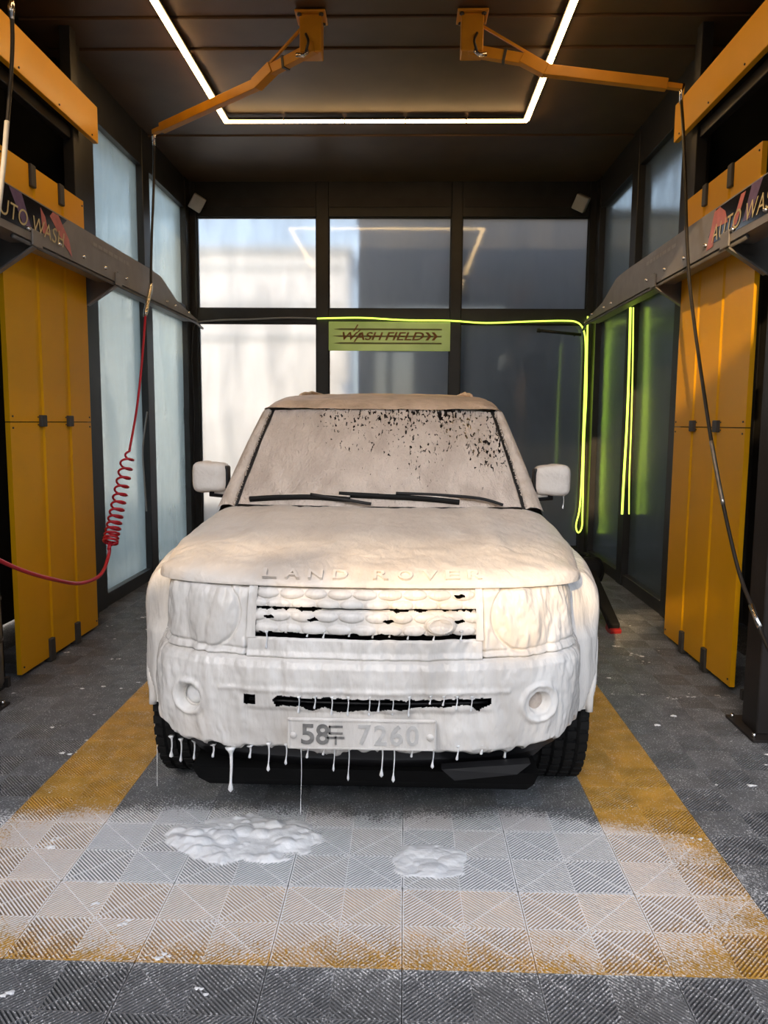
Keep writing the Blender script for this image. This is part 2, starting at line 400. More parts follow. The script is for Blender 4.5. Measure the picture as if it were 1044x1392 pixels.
# floor tile plastic with splashed foam lying where the car dripped
def tile_mat(name, col, amount=1.0, rough=.4):
    m, n, l, b = mat(name)
    g = N(n, 'ShaderNodeNewGeometry'); pos = g.outputs['Position']
    sep = N(n, 'ShaderNodeSeparateXYZ'); l.new(pos, sep.inputs[0])
    def rng(src, a, b_, c=0.0, d=1.0):
        q = N(n, 'ShaderNodeMapRange', interpolation_type='SMOOTHSTEP')
        q.inputs[1].default_value = a; q.inputs[2].default_value = b_; q.inputs[3].default_value = c; q.inputs[4].default_value = d
        l.new(src, q.inputs[0]); return q.outputs[0]
    def mul(a, b_):
        q = N(n, 'ShaderNodeMath', operation='MULTIPLY'); l.new(a, q.inputs[0])
        if isinstance(b_, float): q.inputs[1].default_value = b_
        else: l.new(b_, q.inputs[1])
        return q.outputs[0]
    def add(a, b_):
        q = N(n, 'ShaderNodeMath', operation='ADD'); l.new(a, q.inputs[0])
        if isinstance(b_, float): q.inputs[1].default_value = b_
        else: l.new(b_, q.inputs[1])
        return q.outputs[0]
    def noise(scale, det=3, dist=0.0, vec=None):
        q = N(n, 'ShaderNodeTexNoise'); q.inputs['Scale'].default_value = scale; q.inputs['Detail'].default_value = det; q.inputs['Distortion'].default_value = dist
        l.new(pos, q.inputs['Vector']); return q.outputs['Fac']
    big = noise(1.7, 3); fine = noise(120, 3); mid = noise(16, 4)
    # reach of the splash: in front of the bumper, fading to the sides and to the front, none under the car
    yy = add(sep.outputs['Y'], mul(add(big, -.5), .25))
    xx = add(sep.outputs['X'], mul(add(big, -.5), .5))
    back = rng(yy, .74, 1.0, 1, 0); front = rng(yy, -.16, .42)
    lft = rng(xx, -2.0, -.7); rgt = rng(xx, .75, 1.65, 1, 0)
    zone = mul(mul(back, front), mul(lft, rgt))
    zone = mul(zone, amount)
    dens = add(zone, mul(add(mid, -.5), .55))
    val = add(dens, mul(add(fine, -.5), 1.7))
    f1 = rng(val, .06, .52)
    # scattered flecks everywhere in the front half
    fl = rng(add(noise(150, 1), mul(noise(5, 2), .30)), .825, .87)
    near = rng(sep.outputs['Y'], -1.4, 4.6, 1.0, .35)
    fl = mul(fl, near)
    sn = N(n, 'ShaderNodeSeparateXYZ'); l.new(g.outputs['True Normal'], sn.inputs[0])
    upw = rng(sn.outputs['Z'], .3, .8, .45, 1.0)
    f1 = mul(f1, upw); fl = mul(fl, upw)
    mx_ = N(n, 'ShaderNodeMath', operation='MAXIMUM'); l.new(f1, mx_.inputs[0]); l.new(fl, mx_.inputs[1])
    n6 = noise(9, 4)
    rp = N(n, 'ShaderNodeValToRGB'); rp.color_ramp.elements[0].position = .3; rp.color_ramp.elements[1].position = .7
    rp.color_ramp.elements[0].color = (*[c*.78 for c in col], 1); rp.color_ramp.elements[1].color = (*[c*1.2 for c in col], 1)
    l.new(n6, rp.inputs['Fac'])
    mix = N(n, 'ShaderNodeMix', data_type='RGBA'); l.new(mx_.outputs[0], mix.inputs['Factor'])
    l.new(rp.outputs['Color'], mix.inputs['A']); mix.inputs['B'].default_value = (.92, .92, .925, 1)
    l.new(mix.outputs['Result'], b.inputs['Base Color']); b.inputs['Roughness'].default_value = rough
    bp = N(n, 'ShaderNodeBump'); bp.inputs['Strength'].default_value = .25; bp.inputs['Distance'].default_value = .002
    l.new(fine, bp.inputs['Height']); l.new(bp.outputs['Normal'], b.inputs['Normal'])
    return m
MT['tile_grey'] = tile_mat('grey_tile_plastic', (.165, .168, .173))
MT['tile_yellow'] = tile_mat('yellow_tile_plastic', (.58, .32, .055))
MT['slab'] = tile_mat('wet_slab_below_tiles', (.005, .005, .005), .50, .3)

# ------------------------------------------------------------------ the room
XW, YB, ZC = 2.42, 7.30, 4.40
floor = box('floor', -3.2, 3.2, -1.6, 7.5, -.12, -.042, MT['slab']); tag(floor, kind='structure')
ground = box('ground', -40, 40, -40, 60, -.30, -.125, MT['concrete']); tag(ground, 'grey concrete yard around the wash bay', 'ground', kind='structure')

def tile_data(material, name):
    """open ribbed tile, 0.4 m square: ribs lie in diamonds around the middle"""
    V, Fc = [], []
    pitch, hw, zt, zb = .0154, .0025, 0.0, -.024
    hs = .1985
    def rib(p, q, hw=hw, zt=zt):
        p = np.array(p); q = np.array(q); d = (q-p)/np.linalg.norm(q-p); nn = np.array([-d[1], d[0]])*hw
        k = len(V)
        for z in (zb, zt):
            for e in (p-nn, p+nn, q+nn, q-nn): V.append((e[0], e[1], z))
        Fc.extend([(k+4, k+7, k+6, k+5), (k, k+4, k+5, k+1), (k+2, k+6, k+7, k+3), (k+1, k+5, k+6, k+2), (k+3, k+7, k+4, k)])
    for sx in (-1, 1):
        for sy in (-1, 1):
            c = pitch*.5
            while c < 2*hs:
                lo = max(0.0, c-hs); hi = min(c, hs)
                if hi-lo > .006: rib((sx*(lo+.001), sy*(c-lo-.001)), (sx*(hi-.001), sy*(c-hi+.001)))
                c += pitch
            rib((sx*.004, sy*.004), (sx*(hs-.002), sy*(hs-.002)), .0016, -.0006)
    for a in (-hs+.002, hs-.002):
        rib((-hs, a), (hs, a), .0018, -.0008); rib((a, -hs), (a, hs), .0018, -.0008)
    rib((-hs, 0), (hs, 0), .0016, -.0012); rib((0, -hs), (0, hs), .0016, -.0012)
    me = raw_mesh(name, V, Fc); me.materials.append(material); return me
tg = tile_data(MT['tile_grey'], 'grey_floor_tile'); ty = tile_data(MT['tile_yellow'], 'yellow_floor_tile')
for r in range(-3, 18):
    for c in range(-7, 6):
        x = .4+.4*c; y = .2+.4*r
        if abs(x) > 2.61: continue
        ylw = (0 <= r) and ((abs(x) < 1.41 and r == 0) or abs(abs(x)-1.2) < .05)
        o = bpy.data.objects.new('floor_tile', ty if ylw else tg); COL.objects.link(o)
        o.location = (x, y, 0); o.parent = floor
        o.location = (x, y, 0)

# ceiling with deck boards
ceiling = box('ceiling', -3.1, 3.1, -.8, 7.6, ZC+.03, ZC+.20, MT['ceiling']); tag(ceiling, kind='structure')
yy = -.75; k = 0
while yy < 7.4:
    w = .228 if yy < 4.1 else 1.55
    box('deck_board', -2.55, 2.55, yy, min(yy+w-.012, 7.5), ZC-(.012 if k % 2 else 0), ZC+.035, MT['ceiling'], ceiling, .006, 1)
    yy += w; k += 1
tag(box('trim_1', -3.1, 3.1, -1.0, -.8, ZC-.22, ZC+.25, MT['frame']), kind='structure')

def pane(parent, name, x0, x1, y0, y1, z0, z1, m):
    return box(name, x0, x1, y0, y1, z0, z1, m, parent)
# back wall: posts, rails, panes
wb_ = empty('wall_back', (0, YB, 0)); tag(wb_, kind='structure')
cols = [(-2.30, -.882), (-.738, .702), (.828, 2.30)]
for x0, x1 in ((-2.46, -2.30), (-.882, -.738), (.702, .828), (2.30, 2.46)):
    box('post', x0, x1, YB-.05, YB+.09, -.02, ZC+.04, MT['frame'], wb_, .004, 1)
for x0, x1 in cols:
    box('rail', x0, x1, YB-.04, YB+.08, 2.775, 2.945, MT['frame'], wb_, .004, 1)
    box('rail', x0, x1, YB-.04, YB+.08, -.02, .12, MT['frame'], wb_, .004, 1)
    box('header', x0, x1, YB-.04, YB+.08, 3.995, ZC+.04, MT['frame'], wb_, .004, 1)
    box('header_strip', x0+.02, x1-.02, YB-.055, YB-.035, 4.10, 4.20, MT['column'], wb_)
    for z0, z1 in ((.12, 2.775), (2.945, 3.995)):
        box('glass_pane', x0-.002, x1+.002, YB+.015, YB+.021, z0-.002, z1+.002, MT['pane_back'], wb_)
        # thin glazing bead
        boxes('glazing_bead', [(x0, x0+.012, YB-.005, YB+.016, z0, z1), (x1-.012, x1, YB-.005, YB+.016, z0, z1),
                               (x0, x1, YB-.005, YB+.016, z0, z0+.012), (x0, x1, YB-.005, YB+.016, z1-.012, z1)], MT['frame'], wb_)
# side walls
for sgn, nm in ((-1, 'left'), (1, 'right')):
    w_ = empty('wall_'+nm, (sgn*XW, 5.75, 0)); tag(w_, kind='structure')
    a, b2 = (XW-.05)*sgn, (XW+.09)*sgn
    for y0, y1 in ((4.18, 4.40), (5.60, 5.80), (7.07, 7.25)):
        box('post', a, b2, y0, y1, -.02, ZC+.04, MT['frame'], w_, .004, 1)
    for y0, y1 in ((4.40, 5.60), (5.80, 7.07)):
        box('rail', a+sgn*.01, b2, y0, y1, 2.775, 2.945, MT['frame'], w_, .004, 1)
        box('rail', a+sgn*.01, b2, y0, y1, -.02, .115, MT['frame'], w_, .004, 1)
        box('header', a+sgn*.01, b2, y0, y1, 4.05, ZC+.04, MT['frame'], w_, .004, 1)
        for z0, z1 in ((.115, 2.775), (2.945, 4.05)):
            box('glass_pane', sgn*(XW+.015), sgn*(XW+.021), y0-.002, y1+.002, z0-.002, z1+.002, MT['pane'] if sgn < 0 else MT['pane_clear'], w_)
    # dark plant recess beside the bay, behind the yellow sheets
    box('recess_back', sgn*3.0, sgn*3.06, 1.3, 4.3, -.02, ZC+.04, MT['dark'], w_)
    box('recess_side', sgn*2.47, sgn*3.0, 4.24, 4.30, -.02, ZC+.04, MT['dark'], w_)
    box('recess_side', sgn*2.47, sgn*3.0, 1.30, 1.36, -.02, ZC+.04, MT['dark'], w_)
    # frame of the high service opening
    box('opening_post', sgn*2.22, sgn*2.30, 3.66, 3.76, 2.5, ZC, MT['frame'], w_, .004, 1)
    box('opening_post', sgn*2.30, sgn*2.36, 3.92, 4.02, 0, ZC, MT['frame'], w_, .004, 1)
    box('opening_rail', sgn*2.24, sgn*2.30, 2.2, 3.66, 3.62, 3.70, MT['frame'], w_, .004, 1)
    box('opening_post', sgn*2.30, sgn*2.38, 2.42, 2.52, 0, ZC, MT['frame'], w_, .004, 1)

# ------------------------------------------------------------------ yellow sheets on both sides
def sheet(name, sgn, y0, y1, z0, z1, folds, parent):
    """pressed sheet in the plane x = 2.17 with two recessed folds"""
    prof = [(y0, 0)]
    for f in folds: prof += [(f-.040, 0), (f-.024, -.009), (f+.024, -.009), (f+.040, 0)]
    prof += [(y1, 0)]
    V, Fc = [], []
    m = len(prof)
    for z in (z0, z1):
        for y, d in prof: V.append((sgn*(2.17-d), y, z))
        for y, d in prof: V.append((sgn*(2.17+.030), y, z))
    for i in range(m-1):
        Fc += [(i, i+1, 2*m+i+1, 2*m+i), (m+i+1, m+i, 3*m+i, 3*m+i+1), (i+1, i, m+i, m+i+1), (2*m+i, 2*m+i+1, 3*m+i+1, 3*m+i)]
    Fc += [(0, 2*m, 3*m, m), (m-1, 2*m-1, 4*m-1, 3*m-1)]
    if sgn > 0: Fc = [q[::-1] for q in Fc]
    return mobj(name, V, Fc, MT['yellow'], parent)
FOLDS = (2.88, 3.29)
for sgn, side in ((-1, 'left'), (1, 'right')):
    extra = 'behind the red coiled hose' if sgn < 0 else 'crossed by the black hanging hose'
    p = empty('yellow_panel', (sgn*2.17, 3.06, 0))
    tag(p, 'tall yellow sheet metal panel with two folds, '+extra, 'panel', 'yellow service panels')
    sheet('lower_sheet', sgn, 2.47, 3.67, .035, 1.592, FOLDS, p)
    sheet('upper_sheet', sgn, 2.47, 3.67, 1.598, 3.19, FOLDS, p)
    for f in FOLDS:
        c = box('latch', sgn*2.150, sgn*2.176, f-.038, f+.038, 1.565, 1.640, MT['clip'], p, .004, 1)
        for dy in (-.055, .055):
            for dz in (1.578, 1.627):
                box('rivet', sgn*2.164, sgn*2.172, f+dy-.004, f+dy+.004, dz-.004, dz+.004, MT['clip'], c)
        box('clip', sgn*2.155, sgn*2.21, f-.034, f+.034, .0, .155, MT['clip'], p, .004, 1)
        box('clip', sgn*2.155, sgn*2.21, f-.034, f+.034, 3.06, 3.196, MT['clip'], p, .004, 1)
    for z in (.075, 1.56, 1.63, 3.15):
        for y in (2.50, 3.64):
            lathe('rivet', [(0, -.003), (.006, -.003), (.006, .004), (0, .004)], MT['clip'], p, 'x', (sgn*2.168, y, z), 8)
    fb = empty('fascia_board', (sgn*2.2, 2.8, 3.69))
    tag(fb, 'wide yellow board high above the '+('red coiled hose' if sgn < 0 else 'black hanging hose')+' panel', 'board', 'yellow fascia boards')
    box('board', sgn*2.16, sgn*2.20, 1.4, 3.97, 3.69, 3.955, MT['yellow'], fb, .003, 1)
    for y in (2.75, 3.3, 3.85):
        lathe('rivet', [(0, -.003), (.007, -.003), (.007, .004), (0, .004)], MT['clip'], fb, 'x', (sgn*2.158, y, 3.715), 8)
    # black steel column in front of each panel
    c = empty('steel_column', (sgn*2.2, 1.9, 0))
    tag(c, 'black steel column with bolted foot plate before the '+('yellow panel with the black hose' if sgn > 0 else 'yellow panel with the red hose'), 'column', 'steel columns')
    x0 = 2.035 if sgn > 0 else 2.09
    box('shaft', sgn*x0, sgn*(x0+.22), 1.80, 1.98 if sgn > 0 else 2.03, .012, ZC-.02, MT['column'], c, .006, 1)
    box('foot_plate', sgn*(x0-.05), sgn*(x0+.27), 1.72, 2.07, .0, .014, MT['column'], c)
    for dx in (-.03, .25):
        for y in (1.76, 2.03):
            lathe('bolt', [(0, .035), (.011, .035), (.011, .012), (0, .012)], MT['steel'], c, 'z', (sgn*(x0+dx), y, 0), 6)

# ------------------------------------------------------------------ grey wash beams
for sgn in (-1, 1):
    bx = 1.95 if sgn < 0 else 1.985
    b_ = empty('wash_beam', (sgn*bx, 3.6, 2.6))
    tag(b_, 'long grey steel wash beam with printed sticker, '+('above the red coiled hose' if sgn < 0 else 'behind the black hanging hose'), 'beam', 'wash beams')
    zt, zb = 2.865, 2.635
    # front plate with a raked far end
    pts = [(1.35, zb), (5.95, zb), (5.55, 2.68), (5.22, 2.72), (4.76, 2.855), (4.45, zt), (1.35, zt)]
    V = [(sgn*bx, y, z) for y, z in pts]+[(sgn*(bx+.012), y, z) for y, z in pts]
    k = len(pts)
    Fc = [tuple(range(k)), tuple(range(2*k-1, k-1, -1))]+[(i, i+k, (i+1) % k+k, (i+1) % k) for i in range(k)]
    if sgn > 0: Fc = [q[::-1] for q in Fc]
    mobj('front_plate', V, Fc, MT['beam'], b_)
    boxes('channel', [(min(sgn*bx, sgn*(bx+.15)), max(sgn*bx, sgn*(bx+.15)), 1.35, 5.95, zb-.012, zb),
                      (min(sgn*(bx+.012), sgn*(bx+.15)), max(sgn*(bx+.012), sgn*(bx+.15)), 1.35, 4.45, zt-.012, zt-.001),
                      (min(sgn*(bx+.14), sgn*(bx+.15)), max(sgn*(bx+.14), sgn*(bx+.15)), 1.35, 4.45, zb, zt-.012)], MT['beam'], b_)
    tube('conduit', [(sgn*(bx+.02), 2.2, zb-.025), (sgn*(bx+.02), 4.3, zb-.025), (sgn*(bx+.02), 5.95, zb-.025), (sgn*(bx+.20), 6.9, zb+.03), (sgn*2.28, 7.2, zb+.09)], .012, MT['beamd'], b_)
    # gusset brackets
    for gy in (2.435, 3.715):
        g = [(bx-.004, 2.70), (bx-.004, 2.60), (bx+.03, 2.585), (bx+.22, 2.46), (bx+.44, 2.40), (bx+.44, 2.80), (bx+.10, 2.80)]
        k = len(g)
        V = [(sgn*x, gy-.005, z) for x, z in g]+[(sgn*x, gy+.005, z) for x, z in g]
        Fc = [tuple(range(k)), tuple(range(2*k-1, k-1, -1))]+[(i, (i+1) % k, (i+1) % k+k, i+k) for i in range(k)]
        if sgn < 0: Fc = [q[::-1] for q in Fc]
        br = mobj('bracket', V, Fc, MT['beamd'], b_)
        bar('flange', (sgn*(bx+.0), gy-.02, 2.597), (sgn*(bx+.22), gy-.02, 2.455), .045, .010, MT['beam'], br)
        box('shoe', sgn*(bx-.012), sgn*(bx), gy-.06, gy+.06, 2.60, 2.69, MT['beam'], br, .003, 1)
    for y in (1.95, 2.345, 2.735, 3.10, 3.475, 3.885, 4.9, 5.15, 5.6):
        lathe('bolt', [(0, -.016), (.006, -.016), (.011, -.010), (.013, 0), (.013, .004)], MT['steel'], b_, 'x', (sgn*bx, y, 2.682 if y < 4.5 else 2.665), 10) if sgn > 0 else \
            lathe('bolt', [(.013, -.004), (.013, 0), (.011, .010), (.006, .016), (0, .016)], MT['steel'], b_, 'x', (sgn*bx, y, 2.682 if y < 4.5 else 2.665), 10)
    # sticker: black gloss film with print; xs = signed face
    fx = sgn*(bx-.0025)
    def film(name, poly, m, lift, parent):
        V = [(sgn*(bx-.002-lift), y, z) for y, z in poly]
        Fc = [tuple(range(len(poly)))]
        return mobj(name, V, Fc, m, parent)
    if sgn < 0:
        st = film('sticker', [(1.4, zb+.02), (2.46, zb+.035), (2.80, zt-.05), (2.86, zt-.01), (1.4, zt-.005)], MT['sticker'], .0, b_)
        film('print', [(2.28, 2.69), (2.38, 2.69), (2.28, zt-.01), (2.14, zt-.01)], MT['violet'], .0012, st)
        film('print', [(2.80, 2.70), (2.92, 2.64), (2.88, 2.74), (2.74, zt-.012), (2.66, zt-.012), (2.62, 2.82)], MT['pink'], .0012, st)
        film('print', [(2.52, 2.70), (2.60, 2.70), (2.56, 2.80), (2.50, 2.84)], MT['pink'], .0010, st)
        y0, y1, zz, hh = 1.92, 2.81, 2.690, .090
        V, Fc = fit_text('AUTO WASH', y1-y0, hh, shear=.25, extrude=0, offset=.0, spacing=1.08)
        VV = [(sgn*(bx-.0055), y0+v[0], zz+v[1]-(v[0]/(y1-y0))*.018) for v in V]
    else:
        st = film('sticker', [(1.4, zb+.02), (2.62, zb+.035), (2.70, 2.72), (2.60, zt-.01), (1.4, zt-.005)], MT['sticker'], .0, b_)
        film('print', [(2.13, 2.69), (2.22, 2.69), (2.13, zt-.008), (2.00, zt-.008)], MT['violet'], .0012, st)
        film('print', [(2.72, 2.645), (2.62, 2.65), (2.60, 2.75), (2.42, 2.74), (2.46, 2.81), (2.54, zt-.012), (2.62, zt-.02)], MT['pink'], .0012, st)
        film('print', [(2.30, 2.70), (2.36, 2.70), (2.26, zt-.02), (2.20, zt-.02)], MT['pink'], .0010, st)
        y0, y1, zz, hh = 2.64, 1.78, 2.685, .095
        V, Fc = fit_text('AUTO WASH', y0-y1, hh, shear=.25, extrude=0, offset=.0, spacing=1.08)
        VV = [(sgn*(bx-.0055), y0-v[0], zz+v[1]-(1-v[0]/(y0-y1))*.012) for v in V]
    tx = mobj('lettering', VV, Fc, MT['gold'], st)
    # faint printed line further along, too small to read
    yy = 3.27
    while yy < 3.9:
        w = random.uniform(.03, .085)
        film('faint_print', [(yy, 2.79), (yy+w, 2.79), (yy+w, 2.815), (yy, 2.815)], MT['faint'], .001, b_)
        yy += w+.022

# ------------------------------------------------------------------ warm LED strip on the ceiling
LZ = 4.352
led = empty('led_strip_light', (-.1, 4.5, ZC)); tag(led, 'warm white LED strip light running in an open rectangle on the ceiling', 'ceiling light')
def strip(p0, p1, n):
    for i in range(n):
        a = Vector(p0).lerp(Vector(p1), i/n); b_ = Vector(p0).lerp(Vector(p1), (i+1)/n-.004)
        ch = bar('channel', a+Vector((0, 0, .014)), b_+Vector((0, 0, .014)), .062, .022, MT['frame'], led)
        bar('diffuser', a, b_, .044, .020, MT['led'], ch)
strip((-1.49, .3, LZ), (-1.49, 5.335, LZ), 4)
strip((1.26, .3, LZ), (1.26, 5.335, LZ), 4)
strip((-1.512, 5.335, LZ), (1.282, 5.335, LZ), 5)

# ------------------------------------------------------------------ swivel booms
def boom(sgn, px0, tip, label):
    c = Vector((px0, 3.56, ZC))
    t = empty('swivel_boom', c); tag(t, label, 'boom', 'yellow swivel booms')
    pl = box('mounting_plate', c.x-.105, c.x+.105, c.y-.10, c.y+.10, ZC-.026, ZC-.012, MT['yellow_arm'], t, .003, 1)
    for dx in (-.075, .075):
        for dy in (-.07, .07):
            lathe('bolt', [(0, -.014), (.016, -.014), (.016, 0), (0, 0)], MT['clip'], pl, 'z', (c.x+dx, c.y+dy, ZC-.026), 6)
    box('swivel_block', c.x-.075, c.x+.075, c.y-.065, c.y+.085, ZC-.27, ZC-.026, MT['yellow_arm'], t, .006, 1)
    root = Vector((c.x+sgn*.05, c.y, ZC-.25)); d = (Vector(tip)-root); L = d.length; d.normalize()
    k1 = root+d*.36; k2 = root+d*.44+Vector((0, 0, -.045))
    bar('arm_root', root-d*.10, k1, .055, .070, MT['yellow_arm'], t, .004)
    bar('arm_joint', root+d*.30+Vector((0, 0, .01)), root+d*.47+Vector((0, 0, -.045)), .075, .08, MT['yellow_arm'], t, .004)
    bar('arm', k2, Vector(tip)-d*.10, .060, .070, MT['yellow_arm'], t, .004)
    bar('arm_end', Vector(tip)-d*.14+Vector((0, 0, -.005)), Vector(tip), .045, .035, MT['yellow_arm'], t, .004)
    bar('brace', (c.x+sgn*.05, c.y, ZC-.07), root+d*.42+Vector((0, 0, .02)), .016, .016, MT['yellow_arm'], t)
    bar('collar', root+d*.17, root+d*.19, .066, .082, MT['clip'], t)
    ft = tube('fitting', [root+Vector((-sgn*.02, -.05, .03)), root+Vector((-sgn*.03, -.06, -.02)), root+Vector((-sgn*.00, -.065, -.045)), root+Vector((sgn*.05, -.065, -.04))], .014, MT['steel'], t)
    tube('feed_loop', spline([root+Vector((-sgn*.02, -.075, .09)), root+Vector((-sgn*.04, -.10, .03)), root+Vector((-sgn*.02, -.085, -.03))], 6), .009, MT['hose_black'], t)
    tube('tip_swivel', [Vector(tip)+Vector((0, 0, .02)), Vector(tip)+Vector((0, 0, -.03)), Vector(tip)+Vector((0, 0, -.10))], [.02, .016, .013], MT['steel'], t)
    return t
TL = onz(209, 180, 3.95); TR = onz(927, 119, 3.86)
boom(-1, -.488, TL, 'yellow ceiling swivel boom carrying the hose with the red coil')
boom(1, .618, TR, 'yellow ceiling swivel boom carrying the plain black hose')

# ------------------------------------------------------------------ hoses
h = empty('coiled_hose', TL); tag(h, 'thin hose hanging from boom, black above and red coil below', 'hose')
p1 = onx(205, 390, -1.90); p2 = onx(198, 425, -1.90)
tube('black_hose', spline([Vector(TL)+Vector((0, 0, -.08)), onx(209, 250, -1.92), onx(206, 330, -1.91), p1], 8), .011, MT['hose_black'], h)
tube('coupling', [p1+np.array((0, .01, .03)), p1, p2, p2+np.array((0, -.01, -.03))], [.014, .018, .018, .012], MT['steel'], h, 10)
A = onx(176, 612, -1.92); B = onx(150, 737, -1.94)
tube('red_hose', spline([p2, onx(193, 490, -1.90), onx(186, 555, -1.91), A], 8), .0095, MT['hose_red'], h)
ax = B-A; L = np.linalg.norm(ax); ax = ax/L
e1 = np.cross(ax, [0, 1, 0]); e1 /= np.linalg.norm(e1); e2 = np.cross(ax, e1)
pts = [A]; turns = 14
for i in range(1, turns*14+1):
    q = i/(turns*14.0); tt = 1-(1-q)**1.55
    a = 2*PI*turns*q; rr = .004+.041*min(1, q*14)*(1.0+.15*q)
    pts.append(A+ax*L*tt+rr*(math.cos(a)*e1+math.sin(a)*e2))
pts.append(B+ax*.03)
tube('coil', pts, .0085, MT['hose_red'], h, 7)
tube('coil_end', [B, B+ax*.06], .014, MT['hose_red'], h)
tube('red_tail', spline([B+ax*.03, onx(147, 758, -1.94), onx(136, 782, -1.94), onx(108, 793, -1.95), onx(70, 787, -1.95), onx(35, 777, -1.955), onx(0, 762, -1.96), onx(-60, 730, -1.99)], 8), .0125, MT['hose_red'], h)

h = empty('hanging_hose', TR); tag(h, 'plain black hose hanging from boom and slanting across yellow panel', 'hose')
q1 = [onx(x, y, X) for x, y, X in ((929, 180, 1.97), (932, 260, 1.95), (934, 330, 1.93), (939, 400, 1.93), (952, 500, 1.93), (970, 620, 1.93))]
tube('upper_hose', spline([Vector(TR)+Vector((0, 0, -.08))]+q1, 8), .0105, MT['hose_black'], h)
tube('worn_sleeve', spline([onx(967, 600, 1.925), onx(975, 645, 1.925), onx(983, 685, 1.925)], 5), .0125, MT['brushed'], h)
tube('lower_hose', spline([q1[-1], onx(985, 695, 1.93), onx(1003, 772, 1.93), onx(1020, 820, 1.93), onx(1044, 880, 1.93), onx(1090, 960, 1.95)], 8), .0105, MT['hose_black'], h)
tube('lance_joint', [onx(1021, 823, 1.925), onx(1033, 853, 1.925)], .014, MT['steel'], h)

h = empty('drop_hose', onx(15, 3, -1.8)); tag(h, 'hose dropping from yellow boom end over the grey beam sticker', 'hose')
tube('hose', spline([onx(15, -8, -1.8), onx(17, 60, -1.8), onx(13, 130, -1.8), onx(9, 180, -1.8)], 8), .0105, MT['hose_black'], h)
tube('fitting', [onx(15, 0, -1.8), onx(15.5, 12, -1.8), onx(16, 26, -1.8)], [.014, .018, .012], MT['steel'], h)
tube('pale_sleeve', spline([onx(9.5, 165, -1.8), onx(6, 210, -1.8), onx(2, 250, -1.8), onx(-3, 290, -1.8), onx(-10, 330, -1.8)], 6), .0125, MT['hose_pale'], h)
e_ = onx(15, -10, -1.8)
bar('boom_end', e_+np.array((-.06, -.25, .02)), e_+np.array((.01, .02, .0)), .05, .035, MT['yellow_arm'], h, .004)

# ------------------------------------------------------------------ neon rope, grey cable, sign, speakers
nr = empty('neon_rope', (0, 7.2, 2.8)); tag(nr, 'glowing yellow neon rope along back rail and looped down the corner', 'neon light')
Yn = 7.215
tube('lit_rope', spline([ony(x, y, Yn) for x, y in ((430, 433), (490, 432), (548, 435), (612, 436), (660, 439), (720, 437), (765, 436), (784, 438), (793, 448), (796, 470), (795, 520), (793, 580), (791, 640), (788, 690), (783, 714), (786, 724), (791, 716), (792, 690), (794, 600), (797, 540), (798, 480), (799, 430))], 8), .009, MT['neon'], nr)
tube('dim_rope', spline([ony(x, y, Yn) for x, y in ((268, 438), (300, 435), (340, 434), (390, 432), (431, 433))], 6), .010, MT['cable'], nr)
nr2 = empty('neon_rope', (2.35, 5.6, 2.6)); tag(nr2, 'two straight glowing yellow neon strands on the side wall post', 'neon light')
tube('lit_strand', spline([onx(x, y, 2.355) for x, y in ((857, 418), (855, 500), (852, 580), (848, 650), (845.5, 699))], 6), .011, MT['neon'], nr2)
tube('lit_strand', spline([onx(x, y, 2.362) for x, y in ((861, 418), (860, 500), (858, 580), (855.5, 650), (855, 699))], 6), .006, MT['neon'], nr2)
gc = empty('grey_cable', (-2.3, 6.9, 2.75)); tag(gc, 'loose grey cable hanging down beside the dark back corner post', 'cable')
tube('cable', spline([ony(268, 438, 7.2), ony(262, 450, 7.15), ony(261, 500, 7.15), ony(264, 560, 7.15), ony(263, 630, 7.15), ony(267, 700, 7.15)], 8), .008, MT['hose_black'], gc)
gc2 = empty('grey_cable', (-2.36, 5.7, 1.5)); tag(gc2, 'loose pale cable hanging down the side wall post behind the red coil', 'cable')
tube('cable', spline([onx(200, 560, -2.36), onx(194, 610, -2.36), onx(196, 650, -2.36), onx(199, 695, -2.36)], 8), .009, MT['cable'], gc2)

sg = empty('wash_sign', (0, 7.23, 2.45)); tag(sg, 'green backlit acrylic sign with brown WASH FIELD lettering on back window', 'sign')
sx0, sx1, sz0, sz1 = -.733, .706, 2.452, 2.790
box('sign_face', sx0, sx1, 7.225, 7.245, sz0, sz1, MT['sign'], sg, .003, 1)
W_, H_ = sx1-sx0, sz1-sz0
for fz, a, b_ in ((.74, .04, .93), (.50, .03, .93), (.26, .04, .93)):
    z = sz0+H_*fz
    V = [(sx0+W_*a, 7.2235, z), (sx0+W_*(a+.06), 7.2235, z-.011), (sx0+W_*b_, 7.2235, z-.009), (sx0+W_*b_, 7.2235, z+.009), (sx0+W_*(a+.06), 7.2235, z+.011)]
    mobj('stripe', V, [(0, 1, 2, 3, 4)], MT['olive'], sg)
def sign_text(body, a, b_, z0, z1, bold=.016):
    V, Fc = fit_text(body, W_*(b_-a), H_*(z1-z0), shear=.3, extrude=0, offset=bold)
    mobj('lettering', [(sx0+W_*a+v[0], 7.221, sz0+H_*z0+v[1]) for v in V], Fc, MT['brown'], sg)
sign_text('WASH', .115, .45, .365, .645)
sign_text('FIELD', .465, .785, .365, .645)
for a in (.795, .845):
    x = sx0+W_*a; h_ = H_*.14; zc = sz0+H_*.505; w = .035
    V = [(x, 7.221, zc+h_), (x+w, 7.221, zc+h_), (x+w+.04, 7.221, zc), (x+w, 7.221, zc-h_), (x, 7.221, zc-h_), (x+.04, 7.221, zc)]
    mobj('chevron', V, [(0, 1, 2, 5), (5, 2, 3, 4)], MT['brown'], sg)
